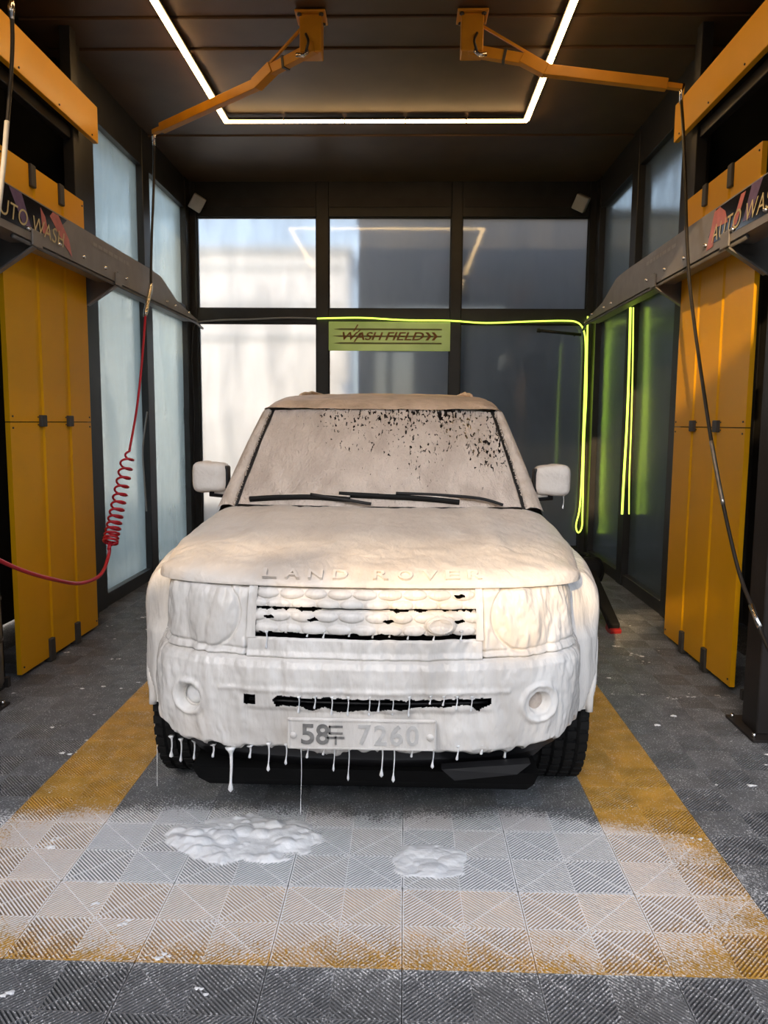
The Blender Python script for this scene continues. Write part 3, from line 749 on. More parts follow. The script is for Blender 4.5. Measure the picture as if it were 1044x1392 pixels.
for (a0, z0), (a1, z1) in (((.205, .30), (.255, .62)), ((.20, .66), (.235, .90)), ((.225, .60), (.255, .72))):
    x = sx0+W_*a0; x2 = sx0+W_*a1
    mobj('slash', [(x, 7.2205, sz0+H_*z0), (x+.018, 7.2205, sz0+H_*z0), (x2+.018, 7.2205, sz0+H_*z1), (x2, 7.2205, sz0+H_*z1)], [(0, 1, 2, 3)], MT['brown'], sg)

for sgn, px in ((-1, 268), (1, 790)):
    c = ony(px, 276, 7.12)
    t = empty('corner_speaker', c); tag(t, 'small pale box speaker in the back corner '+('above the brightest window' if sgn < 0 else 'above the neon rope'), 'speaker', 'corner speakers')
    o = box('case', -.075, .075, -.05, .05, -.085, .085, MT['speaker'], t, .012, 2, local=True); o.rotation_euler = (math.radians(20), math.radians(28), math.radians(-20*sgn))
    o2 = box('grille', -.06, .06, -.054, -.049, -.07, .07, MT['speaker'], o, local=True)
    tube('mount', [(c[0], c[1], c[2]), (c[0]+sgn*.02, 7.27, c[2]+.06)], .018, MT['frame'], t)

# wall bracket bar seen at the back right
wbk = empty('wall_bar', ony(760, 452, 7.22)); tag(wbk, 'short dark bar fixed across the back glass beside the neon rope', 'bar')
pA = ony(730, 449, 7.18); pB = ony(790, 455, 7.18)
tube('bar', [pA, pB], .018, MT['frame'], wbk); tube('end_cap', [pA, pA+(pB-pA)*.06], .024, MT['clip'], wbk)
for f in (.1, .9):
    c = pA+(pB-pA)*f; tube('standoff', [c, c+np.array((0, .13, 0))], .012, MT['frame'], wbk)

# ------------------------------------------------------------------ canisters behind the panels, leaning brush
for sgn in (-1, 1):
    c = (sgn*2.30, 2.26, 0)
    t = empty('canister', c)
    tag(t, ('shiny steel' if sgn < 0 else 'dull grey')+' cylinder canister standing in the dark recess behind '+('the red hose tail' if sgn < 0 else 'the black column'), 'canister')
    m_ = MT['brushed'] if sgn < 0 else MT['beamd']
    hgt = .78 if sgn < 0 else .62
    lathe('tank', [(0, .02), (.10, .02), (.115, .05), (.115, hgt-.09), (.10, hgt-.04), (.05, hgt), (0, hgt)], m_, t, 'z', c, 24)
    for z in (.30, .55): lathe('band', [(.117, z), (.122, z), (.122, z+.018), (.117, z+.018)], MT['clip'], t, 'z', c, 24)
    tube('pipe', spline([(c[0], c[1], hgt-.03), (c[0], c[1], hgt+.10), (c[0]+sgn*.08, c[1]+.05, hgt+.2), (c[0]+sgn*.35, c[1]+.1, hgt+.25)], 6), .02, MT['hose_black'], t)
    for dx in (-.095, .095):
        for dy in (-.095, .095): box('foot', c[0]+dx-.015, c[0]+dx+.015, c[1]+dy-.015, c[1]+dy+.015, 0, .06, MT['clip'], t)

lt = empty('wash_brush', onz(835, 861, 0)); tag(lt, 'dark wash brush with red tip leaning low beside the car at the side wall', 'brush')
foot = onz(835, 861, .0); head = ony(801, 775, 4.55)
bar('handle', foot+np.array((0, 0, .05)), head, .085, .055, MT['rubber'], lt, .01)
bar('red_tip', foot+np.array((.01, -.01, .0)), foot+(head-foot)*.12, .09, .06, MT['tool_red'], lt, .008)
lathe('brush_head', [(0, -.06), (.08, -.06), (.11, -.03), (.115, .03), (.09, .06), (0, .06)], MT['rubber'], lt, 'y', tuple(head+np.array((0, 0, .0))), 20)
tube('hook', spline([head+np.array((.03, .0, .10)), head+np.array((.09, .02, .08)), head+np.array((.12, .03, -.02)), head+np.array((.10, .03, -.10))], 6), .018, MT['rubber'], lt)
hr = empty('hose_bundle', (2.15, 6.4, 0)); tag(hr, 'dark coiled hose bundle lying in the back corner behind the brush', 'hose')
for k in range(4):
    tube('loop', [(2.0+.02*k+(.20-.02*k)*math.cos(a), 6.3+(.24-.02*k)*math.sin(a), .04+.045*k) for a in np.linspace(0, 2*PI, 28)], .026, MT['rubber'], hr)

# ------------------------------------------------------------------ the car (local frame: x across, y back from the nose, z up)
CX, CY = .055, .49
car = empty('car', (CX, CY, 0)); tag(car, 'boxy off-road car covered in thick white snow foam, standing in the wash bay', 'car')
_pts = np.array([(0, 0), (.2, .006), (.4, .027), (.55, .06), (.66, .105), (.74, .16), (.795, .23), (.825, .31), (.84, .40), (.845, .475)])
_full = np.concatenate([(_pts*[-1, 1])[::-1][:-1], _pts])
_pl = spline(_full, 24)
_arc = np.concatenate([[0], np.cumsum(np.linalg.norm(np.diff(_pl, axis=0), axis=1))]); _arc -= _arc[-1]/2
ARC = 2*_arc[-1]
_tan = np.gradient(_pl, axis=0); _tan /= np.linalg.norm(_tan, axis=1)[:, None]
_nor = np.stack([_tan[:, 1], -_tan[:, 0]], -1)           # outward
def plan(a):
    return (np.interp(a, _arc, _pl[:, 0]), np.interp(a, _arc, _pl[:, 1]), np.interp(a, _arc, _nor[:, 0]), np.interp(a, _arc, _nor[:, 1]))
def arc_of(x): return np.interp(x, _pl[:, 0], _arc)
OZ = np.array([(.28, .16), (.33, .11), (.40, .045), (.45, .015), (.52, .003), (.58, 0), (.70, 0), (.745, .006), (.775, .022), (.80, .034), (.88, .044), (.96, .056), (1.0, .066), (1.04, .082)])
def off(z): return np.interp(z, OZ[:, 0], OZ[:, 1])
def front(a, z, disp=0.0):
    x, s, nx, ns = plan(a); d = disp-off(z)
    return np.stack([x+nx*d, s+ns*d, z+0*x], -1)
def skin(a, z, amp=1.0):
    """uneven foam with downward runs"""
    return amp*(.0055*fbm(a*9, z*5, .3, 3)+.0048*fbm(a*24+.8*vnoise(a*6, z*9, 1.0), z*6, 2.1, 2)+.0014*vnoise(a*70, z*45, 5.0))

# -- bumper
na, nz_ = 460, 96
a = np.linspace(-ARC/2, ARC/2, na)
xa = plan(a)[0]
zlow = .432+.012*fbm(a*9, a*0+.5, 0, 3)+.014*vnoise(a*30, a*0, 3.0)-.016*np.maximum(0, vnoise(a*58, a*0, 11.0))**2+.035*sstep(.66, .84, np.abs(xa))
v = np.linspace(0, 1, nz_)
Zg = zlow[:, None]+(.778-zlow[:, None])*v[None, :]
Ag = np.repeat(a[:, None], nz_, 1); Xg = np.repeat(xa[:, None], nz_, 1)
D = skin(Ag, Zg, 1.25)
D -= .013*(1-sstep(0, .05, v))[None, :]**2                     # rolled lower edge
D -= .012*(sstep(.965, 1.0, v))[None, :]                     # seam to the lamps
for fx, r0, r1 in ((-.642, .047, .060), (.630, .040, .066)):
    rr = np.hypot(Xg-fx, (Zg-.612))
    D += .010*np.exp(-((rr-r1)/.010)**2)
    D -= .034*(1-sstep(r0-.010, r0+.004, rr))
# plate bay and intake
D -= .012*(sstep(-.44, -.40, Xg)-sstep(.42, .47, Xg))*(1-sstep(.585, .61, Zg))*.8
D += .006*np.exp(-((Zg-.668)/.010)**2)*(np.abs(Xg) < .52)
Xc = .5*(Xg[1:, 1:]+Xg[:-1, :-1]); Zc = .5*(Zg[1:, 1:]+Zg[:-1, :-1])
ztop = .646+.004*vnoise(Xc*60, Xc*0, 1.0)-.004*np.maximum(0, vnoise(Xc*28, Xc*0, 8.0))
zbot = .603+.010*vnoise(Xc*22, Xc*0, 4.0)+.012*sstep(.05, .25, Xc)*(1-sstep(.38, .42, Xc))
hole = (Xc > -.318+.01*vnoise(Zc*60, Zc*0, 0)) & (Xc < .452-.04*sstep(.63, .60, Zc)) & (Zc < ztop) & (Zc > zbot)
hole |= (Xc > -.428+(Zc < .615)*.004) & (Xc < -.385) & (Zc < .648) & (Zc > .612)
bumper = gridmesh('bumper', front(Ag, Zg, D), MT['foam'], car, keep=~hole)
bumper['label'] = 'foam covered front bumper with torn lower edge'
# intake cavity and black lower valance behind the skin
a2 = np.linspace(arc_of(-.47), arc_of(.48), 60)
intake = gridmesh('intake', front(np.repeat(a2[:, None], 6, 1), np.repeat(np.linspace(.57, .67, 6)[None, :], 60, 0), -.055), MT['under'], car)
for zz in (.618, .636):
    pts = [tuple(front(np.array(q), np.array(zz), -.035)) for q in np.linspace(arc_of(-.42), arc_of(.45), 20)]
    tube('intake_bar', pts, .006, MT['plastic'], intake, 6, local=True)
a3 = np.linspace(-ARC/2*.96, ARC/2*.96, 160); z3 = np.linspace(.325, .50, 10)
A3, Z3 = np.meshgrid(a3, z3, indexing='ij')
d3 = -.030+.010*np.exp(-((Z3-.40)/.012)**2)
P3 = front(A3, Z3, d3); P3[..., 2] += .035*sstep(.55, .85, np.abs(P3[..., 0]))*(1-sstep(.33, .5, Z3))
val = gridmesh('lower_valance', P3, MT['plastic'], car); val['label'] = 'black plastic lower bumper lip'
# skid lip in the middle right
V, Fc = [], []
for (x, y, z) in ((.28, .02, .385), (.60, .05, .40), (.56, .10, .335), (.33, .06, .325)): V += [(x, y, z)]
V += [(x, y+.05, z) for x, y, z in V]
mobj('skid_lip', V, [(0, 1, 2, 3), (7, 6, 5, 4), (0, 4, 5, 1), (1, 5, 6, 2), (2, 6, 7, 3), (3, 7, 4, 0)], MT['plastic'], car, local=True)
# fog lamps
for fx, r in ((-.642, .038), (.630, .036)):
    aa = arc_of(fx); x, s, nx, ns = plan(aa)
    o = lathe('fog_lamp', [(0, -.012), (.5*r, -.010), (.85*r, -.004), (r, .004), (r, .03)], MT['foam_floor'] if fx < 0 else MT['foam_ws'], car, 'y', (0, 0, 0), 24, local=True)
    o.location = (x-nx*.030, s-ns*.030, .612); o.rotation_euler = (0, 0, math.atan2(nx, -ns))
    lathe('lamp_ring', [(r, -.006), (r+.004, -.008), (r+.006, .02)], MT['plastic'] if fx > 0 else MT['foam'], o, 'y', (0, 0, 0), 24, local=True)

# -- panel between bumper and grille
a4 = np.linspace(arc_of(-.425), arc_of(.425), 220); z4 = np.linspace(.774, .847, 22)
A4, Z4 = np.meshgrid(a4, z4, indexing='ij')
D4 = skin(A4, Z4, 1.2)-.010*(1-sstep(.774, .782, Z4))-.006*sstep(.84, .847, Z4)
gridmesh('front_panel', front(A4, Z4, D4), MT['foam'], car)

# -- grille
a5 = np.linspace(arc_of(-.41), arc_of(.415), 40)
gb = gridmesh('grille', front(np.repeat(a5[:, None], 6, 1), np.repeat(np.linspace(.84, 1.035, 6)[None, :], 40, 0), -.045), MT['under'], car)
gb['label'] = 'foam clogged front grille'
rows = [(.9515, 1.022, 0), (.858, .9485, 1)]
slits1 = [(-.40, -.273), (-.255, -.157), (.089, .163), (.173, .231), (.281, .31), (.313, .343), (.352, .397)]
holes5 = [(.344, 1.0), (.344, .911), (.087, .911), (-.347, .920), (-.186, .913)]
for z0, z1, kk in rows:
    nn = 420; mm = 46
    aa = np.linspace(arc_of(-.397), arc_of(.405), nn); zz = np.linspace(z0, z1, mm)
    A_, Z_ = np.meshgrid(aa, zz, indexing='ij'); X_ = plan(A_)[0]
    D_ = skin(A_, Z_, .6)-.006
    for row, zc in enumerate((z0+(z1-z0)*.22, z0+(z1-z0)*.72)):
        ph = (row+kk) % 2*.5
        u_ = (X_/.090+ph+.05*vnoise(X_*9, X_*0, row+kk*2.0)) % 1-.5
        D_ += .011*np.sqrt(np.maximum(0, 1-(u_/.48)**2-((Z_-zc)/.0185)**2))
    D_ -= .012*np.maximum(0, np.abs((Z_-(z0+z1)/2)/((z1-z0)/2))-.86)/.14
    if kk: 
        rr = np.hypot((X_-.275)/.052, (Z_-.899)/.030); D_ = np.where(rr < 1.15, D_*.3+.012*(1-sstep(.95, 1.12, rr)), D_)
    Xc = .5*(X_[1:, 1:]+X_[:-1, :-1]); Zc = .5*(Z_[1:, 1:]+Z_[:-1, :-1])
    kill = np.zeros(Xc.shape, bool)
    for hx, hz in holes5: kill |= ((Xc-hx)/.020)**2+((Zc-hz-.002*np.sin(Xc*200))/.0068)**2 < 1
    for s0, s1 in slits1:
        w_ = .0055+.0035*vnoise(Xc*70, Xc*0, 9.0)
        e_ = np.clip((Xc-s0)/.012, 0, 1)*np.clip((s1-Xc)/.012, 0, 1)
        kill |= (np.abs(Zc-.950) < w_*np.sqrt(e_)) & (Xc > s0) & (Xc < s1)
    if kk:
        edge = .8625+.006*vnoise(Xc*34, Xc*0, 3.0)+.004*vnoise(Xc*80, Xc*0, 6.0)
        br = (np.abs((Xc/.105+.2) % 1-.5) < .04)
        kill |= (Zc < edge) & ~br & (Xc > -.385) & (Xc < .392)
    gridmesh('slat', front(A_, Z_, D_), MT['foam'], gb, keep=~kill)
rr = np.linspace(0, 1, 12); th = np.linspace(0, 2*PI, 40)
R_, T_ = np.meshgrid(rr, th, indexing='ij')
xb = .275+.050*R_*np.cos(T_); zb_ = .899+.029*R_*np.sin(T_)
bd = gridmesh('badge', front(arc_of(xb), zb_, .010+.006*np.exp(-((R_-.86)/.08)**2)-.012*sstep(.93, 1, R_)), MT['foam'], car, flip=True); bd['label'] = 'foam covered oval badge'
for sx, x0, x1 in ((-1, -.43, -.395), (1, .403, .43)):
    aq = np.linspace(arc_of(x0), arc_of(x1), 14); zq = np.linspace(.845, 1.024, 50)
    Aq, Zq = np.meshgrid(aq, zq, indexing='ij')
    gridmesh('grille_surround', front(Aq, Zq, skin(Aq, Zq, 1.0)+.004), MT['foam'], gb)
# thin ledge closing the top of the grille
# -- headlamps
for sx in (-1, 1):
    e0, e1 = arc_of(sx*.428), sx*ARC/2
    aa = np.linspace(min(e0, e1), max(e0, e1), 190); zz = np.linspace(.776, 1.022, 84)
    A_, Z_ = np.meshgrid(aa, zz, indexing='ij'); X_ = plan(A_)[0]
    D_ = skin(A_, Z_, 1.5)
    q = (A_-e0)/(e1-e0)
    hc = arc_of(sx*.590)
    rr = np.hypot(A_-hc, (Z_-.922)*1.02)
    inner = (np.abs(A_) < abs(hc)+.01)
    D_ -= .012*np.exp(-((rr-.128)/.0065)**2)*sstep(-.02, .03, (abs(hc)-np.abs(A_)))
    D_ += .010*(1-sstep(.06, .125, rr))
    D_ += .004*vnoise(A_*40, Z_*9, 7.7)
    D_ -= .010*(1-sstep(0, .02, q)); D_ -= .008*sstep(.98, 1, q)
    D_ -= .014*(1-sstep(.776, .786, Z_)); D_ -= .010*sstep(1.012, 1.022, Z_)
    gm = .812+.02*(1-q)-.01*q
    D_ -= .007*np.exp(-((Z_-(.80+.02*q))/.006)**2)
    gridmesh('headlamp', front(A_, Z_, D_), MT['foam'], car)

# -- hood
def w_of(s): return np.interp(s, [0, .46, .62, .85, 1.2, 1.55], [.835, .838, .865, .895, .905, .90])
def ze_of(s): return np.interp(s, [.0, .09, .46, .9, 1.55], [1.028, 1.026, 1.005, 1.035, 1.085])
def zt_of(s): return np.interp(s, [0, .08, .13, .20, .32, .5, .8, 1.2, 1.55], [1.062, 1.068, 1.078, 1.090, 1.102, 1.115, 1.137, 1.157, 1.172])
nu, nv = 240, 170
u1 = np.sin(np.linspace(-PI/2, PI/2, nu)*.995)/math.sin(PI/2*.995)
v1 = np.linspace(0, 1, nv)**1.7
U, Vv = np.meshgrid(u1, v1, indexing='ij')
xf = U*.835
xpl = np.clip(np.abs(xf), 0, .8449)
s0 = np.interp(arc_of(xpl), _arc, _pl[:, 1])+.075
s1 = 1.475+.085*U**2
S = s0+(s1-s0)*Vv
X = U*w_of(S)
df = (S-s0); ds = (w_of(S)-np.abs(X))
dn = 1/np.sqrt(1/np.maximum(df/.085, 1e-4)**2+1/np.maximum(ds/.17, 1e-4)**2)
dn = np.clip(dn, 0, 1)
gg = np.sqrt(np.clip(1-(1-dn)**2, 0, 1))
Zt = zt_of(S)-.022*(np.abs(X)/.9)**2+.012*np.exp(-((np.abs(X)-.52)/.05)**2)*sstep(.25, .6, S)
Z = ze_of(S)+(Zt-ze_of(S))*gg
foam_d = .0032*fbm(X*6, S*5, 0, 2)+.0024*fbm(X*24, S*16+.7*vnoise(X*6, S*5, 2.0), 4, 2)
Z = Z+foam_d*sstep(0, .15, dn)
hood = gridmesh('hood', np.stack([X, S, Z], -1), MT['foam_hood'], car); hood['label'] = 'foam covered clamshell hood'
def hood_z(x, s):
    xp = np.clip(abs(x), 0, .8449); s_0 = float(np.interp(arc_of(xp), _arc, _pl[:, 1]))+.075
    df = max(s-s_0, 1e-4); ds = max(float(w_of(s))-abs(x), 1e-4)
    d = min(1, 1/math.sqrt(1/(df/.085)**2+1/(ds/.17)**2)); g_ = math.sqrt(max(0, 1-(1-d)**2))
    zt = float(zt_of(s))-.022*(abs(x)/.9)**2; return float(ze_of(s))+(zt-float(ze_of(s)))*g_
# raised letters under the foam on the hood lip
letters = 'LAND ROVER'
xs = [-.352, -.258, -.164, -.066, None, .060, .150, .232, .315, .395]
for ch, lx in zip(letters, [-.345, -.262, -.178, -.090, None, .055, .143, .232, .312, .392]):
    if lx is None: continue
    V, Fc = fit_text(ch, .052, .046, extrude=.10, offset=.012)
    sf = float(np.interp(arc_of(lx), _arc, _pl[:, 1]))+.075
    sa, sb = sf+.014, sf+.056
    za, zb2 = hood_z(lx, sa), hood_z(lx, sb)
    ey = Vector((0, sb-sa, zb2-za)).normalized(); ex = Vector((1, (float(np.interp(arc_of(lx+.02), _arc, _pl[:, 1]))-float(np.interp(arc_of(lx-.02), _arc, _pl[:, 1])))/.04, 0)).normalized()
    en = ex.cross(ey)
    P0 = Vector((lx-.026, sa, za))-ex*0
    zmin, zmax = V[:, 2].min(), V[:, 2].max()
    VV = [tuple(P0+ex*float(v[0])+ey*float(v[1])+en*(-.001+.013*float((v[2]-zmin)/(zmax-zmin+1e-9)))) for v in V]
    lo = mobj('hood_letter', VV, Fc, MT['foam_hood'], hood, local=True)

# -- fenders and body sides
def flare(s): return np.interp(s, [.445, .475, .52, .62, .95, 1.30, 1.5, 3.2, 3.5, 4.0, 4.5, 4.75], [.0, .062, .090, .100, .092, .050, .040, .040, .058, .058, .035, .01])
def side_w(s): return np.interp(s, [.46, .62, .85, 1.2, 1.55, 4.2, 4.75], [.838, .865, .895, .905, .905, .90, .86])
def belt(s): return np.interp(s, [.46, .9, 1.55, 4.75], [1.003, 1.032, 1.084, 1.10])
WH = [(.905, .380), (3.77, .380)]
RA = .418
ns, nzs = 300, 70
sgr = np.concatenate([np.linspace(.452, .70, 40), np.linspace(.714, 4.76, ns-40)]); vv = np.linspace(0, 1, nzs)
Sg, Vg = np.meshgrid(sgr, vv, indexing='ij')
Zg = .44+(belt(Sg)-.44)*Vg
tt = np.clip((belt(Sg)-Zg)/.17, 0, 1); fz = np.sqrt(np.clip(1-(1-tt)**2, 0, 1))
Xs = side_w(Sg)+flare(Sg)*fz-(off(Zg)+.006)*(1-sstep(.47, .56, Sg))
Xs = Xs+.004*fbm(Sg*7, Zg*6, 0, 3)
# snap the arch edge
Sg2, Zg2 = Sg.copy(), Zg.copy()
inside = np.zeros(Sg.shape, bool)
for ws_, wz in WH:
    dx = Sg-ws_; dz = Zg-wz; r_ = np.hypot(dx, dz)
    ins = r_ < RA
    inside |= ins & (r_ < RA-.016)
    m_ = np.abs(r_-RA) < .016
    Sg2 = np.where(m_, ws_+dx/r_*RA, Sg2); Zg2 = np.where(m_, wz+dz/r_*RA, Zg2)
keepv = ~inside
keep = keepv[1:, 1:] & keepv[:-1, :-1] & keepv[1:, :-1] & keepv[:-1, 1:]
for sx in (-1, 1):
    gridmesh('body_side', np.stack([sx*Xs, Sg2, Zg2], -1), MT['foam'], car, keep=keep, flip=(sx < 0))
    for ws_, wz in WH:
        th = np.linspace(-.35, PI-.50, 50)
        xx = np.linspace(.58, .925, 5)
        T_, Q_ = np.meshgrid(th, xx, indexing='ij')
        gridmesh('arch_liner', np.stack([sx*Q_, ws_+RA*np.cos(T_), wz+RA*np.sin(T_)], -1), MT['under'], car)
        # foam lip around the arch
        pts = [(sx*(float(side_w(ws_+RA*math.cos(t)))+float(flare(np.clip(ws_+RA*math.cos(t), .5, 4.7)))-.012), ws_+RA*math.cos(t), wz+RA*math.sin(t)) for t in np.linspace(.12, PI-.12, 40)]
        tube('arch_lip', pts, .016, MT['foam'], car, 8, local=True)
        # wheel
        wo_ = empty('wheel', (sx*.80, ws_, wz)); wo_.parent = car
        prof = [(.235, -.115), (.30, -.128), (.352, -.126), (.372, -.112), (.380, -.09)]
        for g0 in (-.075, -.028, .020, .067): prof += [(.380, g0-.008), (.369, g0-.005), (.369, g0+.005), (.380, g0+.008)]
        prof += [(.380, .09), (.372, .112), (.352, .126), (.30, .128), (.235, .115)]
        ty_ = lathe('tyre', prof, MT['rubber'], wo_, 'x', (0, 0, 0), 72, local=True)
        Vt, Ft = [], []
        for k in range(44):
            aa = 2*PI*k/44
            for xo in (-.101, -.050, 0.0, .050, .101):
                c = Vector((xo, 0, 0)); rv = Vector((0, math.cos(aa+xo*.6), math.sin(aa+xo*.6)))
                v_, f_ = barv(tuple(c+rv*.368-Vector((.018, 0, 0))), tuple(c+rv*.368+Vector((.018, 0, 0))), .034, .036, up=tuple(rv))
                kx = len(Vt); Vt += v_; Ft += [tuple(i+kx for i in q) for q in f_]
        mobj('tread', Vt, Ft, MT['rubber'], wo_, local=True)
        lathe('rim', [(.238, .115*sx), (.236, .06*sx), (.21, .02*sx), (.06, .05*sx), (.055, .075*sx), (0, .078*sx)] if sx < 0 else [(0, .078), (.055, .075), (.06, .05), (.21, .02), (.236, .06), (.238, .115)], MT['rim'], wo_, 'x', (0, 0, 0), 40, local=True)
        for k in range(5):
            aa = 2*PI*k/5; rv = Vector((0, math.cos(aa), math.sin(aa)))
            bar('spoke', tuple(rv*.05+Vector((sx*.075, 0, 0))), tuple(rv*.235+Vector((sx*.095, 0, 0))), .05, .03, MT['rim'], wo_, local=True)
# underbody, rear and inner blocks; low tray added to keep the floor beneath dark
V = [(sx_*.64, y_, z_) for sx_ in (-1, 1) for y_, z_ in ((.10, .34), (.20, .25), (.36, .150), (.56, .150), (.56, .34))]
mobj('shade_tray', V, [(0, 1, 6, 5), (1, 2, 7, 6), (2, 3, 8, 7), (3, 4, 9, 8), (4, 0, 5, 9), (4, 3, 2, 1, 0), (5, 6, 7, 8, 9)], MT['under'], car, local=True)
box('underbody', -.66, .66, .50, 4.65, .20, .60, MT['under'], car, local=True)
box('engine_block', -.50, .50, .24, 1.45, .60, .99, MT['under'], car, local=True)
Xr = np.linspace(-.86, .86, 60); Zr = np.linspace(.44, 1.70, 40)
Xr_, Zr_ = np.meshgrid(Xr, Zr, indexing='ij')
tp = np.interp(Zr_, [.44, 1.1, 1.7], [1, 1, .80])
gridmesh('tailgate', np.stack([Xr_*tp, 4.76+.05*(1-(Xr_/.86)**2)-.04*sstep(1.1, 1.7, Zr_), Zr_], -1), MT['foam'], car, flip=True)

# -- windscreen
nu, nv = 200, 150
U, Vv = np.meshgrid(np.linspace(-1, 1, nu), np.linspace(0, 1, nv), indexing='ij')
def ws_pt(U, V, lift=0.0):
    xb_, xt_ = .765*U, .635*U
    x = xb_+(xt_-xb_)*V
    s = (1.44+.10*U**2)*(1-V)+(1.93+.05*U**2)*V
    z = (1.168-.004*U**2)*(1-V)+(1.692-.016*U**2)*V
    b_ = .030*4*V*(1-V)*(1-U**2*.5)+lift
    return np.stack([x, s-b_*.72, z+b_*.69], -1)
P = ws_pt(U, Vv, .0030*fbm(U*14, Vv*6, 0, 3)+.0015*vnoise(U*60, Vv*30, 1.5))
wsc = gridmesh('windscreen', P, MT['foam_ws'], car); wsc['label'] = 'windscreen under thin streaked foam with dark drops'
# black trim beside the glass, foam pillars outside it
for sx in (-1, 1):
    v1 = np.linspace(-.02, 1.0, 90)
    e = ws_pt(np.full_like(v1, sx*1.0), v1); 
    o1 = np.array([sx*.020, .006, -.001]); wob = (.004*vnoise(v1*60, v1*0, sx)).reshape(-1, 1)*np.array([sx, 0, 0])
    strip_ = np.stack([e+np.array([0, -.004, .003]), e+o1*.5+np.array([0, -.010, .008]), e+o1+wob*0.6], 1)
    gridmesh('screen_trim', strip_, MT['plastic'], car, flip=(sx > 0))
    # teeth of foam across the trim
    Vt, Ft = [], []
    for k in range(70):
        t = random.uniform(0, .97); p = Vector(ws_pt(np.array(sx*1.0), np.array(t)))
        ln = random.uniform(.004, .012)
        v_, f_ = tubev([p+Vector((sx*.022, -.004, .004)), p+Vector((sx*(.022-ln), -.012, .008-.006))], [.0045, .0015], 5)
        kx = len(Vt); Vt += v_; Ft += [tuple(i+kx for i in q) for q in f_]
    tt_ = mobj('trim_foam', Vt, Ft, MT['foam_pillar'], car, smooth=True, local=True); tt_['kind'] = 'stuff'
    # pillar cross-section from the trim over to the side glass
    cs = [(0, 0, 0), (.012, -.010, .012), (.035, -.004, .010), (.055, .020, -.004), (.062, .06, -.02), (.058, .11, -.02)]
    P = np.stack([e+np.array([sx*(.020+c[0]), .006+c[1], -.001+c[2]]) for c in cs], 1)
    P[..., 0] += sx*.10*(1-v1)[:, None]*np.linspace(0, .55, len(cs))[None, :]
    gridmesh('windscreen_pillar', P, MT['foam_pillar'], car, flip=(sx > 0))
# cowl panel under the glass
nu = 120
Uc = np.linspace(-1, 1, nu)
b0 = ws_pt(Uc, np.zeros(nu))
P = np.stack([b0+np.array([0, .012, .002]), b0+np.array([0, -.010, -.006]), b0+np.array([0, -.050, -.018]), b0+np.array([0, -.085, -.040])], 1)
gridmesh('cowl', P, MT['plastic'], car, flip=True)
# wipers
def wiper(pu, name_pts, arm_from):
    t = empty('wiper', (0, 0, 0)); t.parent = car
    pts = np.array([ws_pt(np.array(u_), np.array(v_), .018) for u_, v_ in name_pts])
    tube('blade', spline(pts, 8), .013, MT['rubber'], t, 6, local=True)
    tube('rubber_edge', spline(pts+np.array([0, .004, -.012]), 8), .006, MT['rubber'], t, 5, local=True)
    ap = np.array([ws_pt(np.array(u_), np.array(v_), .030) for u_, v_ in arm_from])
    tube('arm', spline(ap, 6), [.009]*(6*(len(ap)-1)+1), MT['plastic'], t, 6, local=True)
    f_ = pts.copy(); f_[:, 2] += .012
    tube('foam_cap', spline(f_[1:], 6), .0065, MT['foam_pillar'], t, 6, local=True)
wiper(0, [(-.92, .035), (-.70, .055), (-.45, .062), (-.20, .045)], [(-.05, -.005), (-.25, .03), (-.48, .068)])
wiper(0, [(-.28, .088), (0.0, .075), (.30, .060), (.56, .030)], [(.86, -.01), (.70, .048), (.40, .075), (.12, .085)])

# -- roof
def zr(s): return np.interp(s, [1.90, 1.97, 2.05, 2.2, 2.6, 3.2, 3.35, 4.4, 4.72], [1.682, 1.720, 1.748, 1.768, 1.795, 1.812, 1.828, 1.835, 1.79])
nu, nv = 120, 130
u1 = np.sin(np.linspace(-PI/2, PI/2, nu)); 
U, Vv = np.meshgrid(u1, np.linspace(0, 1, nv)**1.6, indexing='ij')
S = (1.908+.05*U**2)+(4.72-1.908-.05*U**2)*Vv
wr = np.interp(S, [1.93, 2.05, 2.4, 4.72], [.692, .700, .712, .69])
X = U*wr
dn = np.clip((wr-np.abs(X))/.13, 0, 1)
Z = zr(S)-.018*(U**2)-(.062)*(1-np.sqrt(np.clip(1-(1-dn)**2, 0, 1)))*sstep(1.92, 2.05, S+.0)-.02*(1-sstep(0, 1, dn))*0
Z += .003*fbm(X*9, S*7, 0, 3)
roof = gridmesh('roof', np.stack([X, S, Z], -1), MT['foam_roof'], car); roof['label'] = 'roof under thin tan foam'
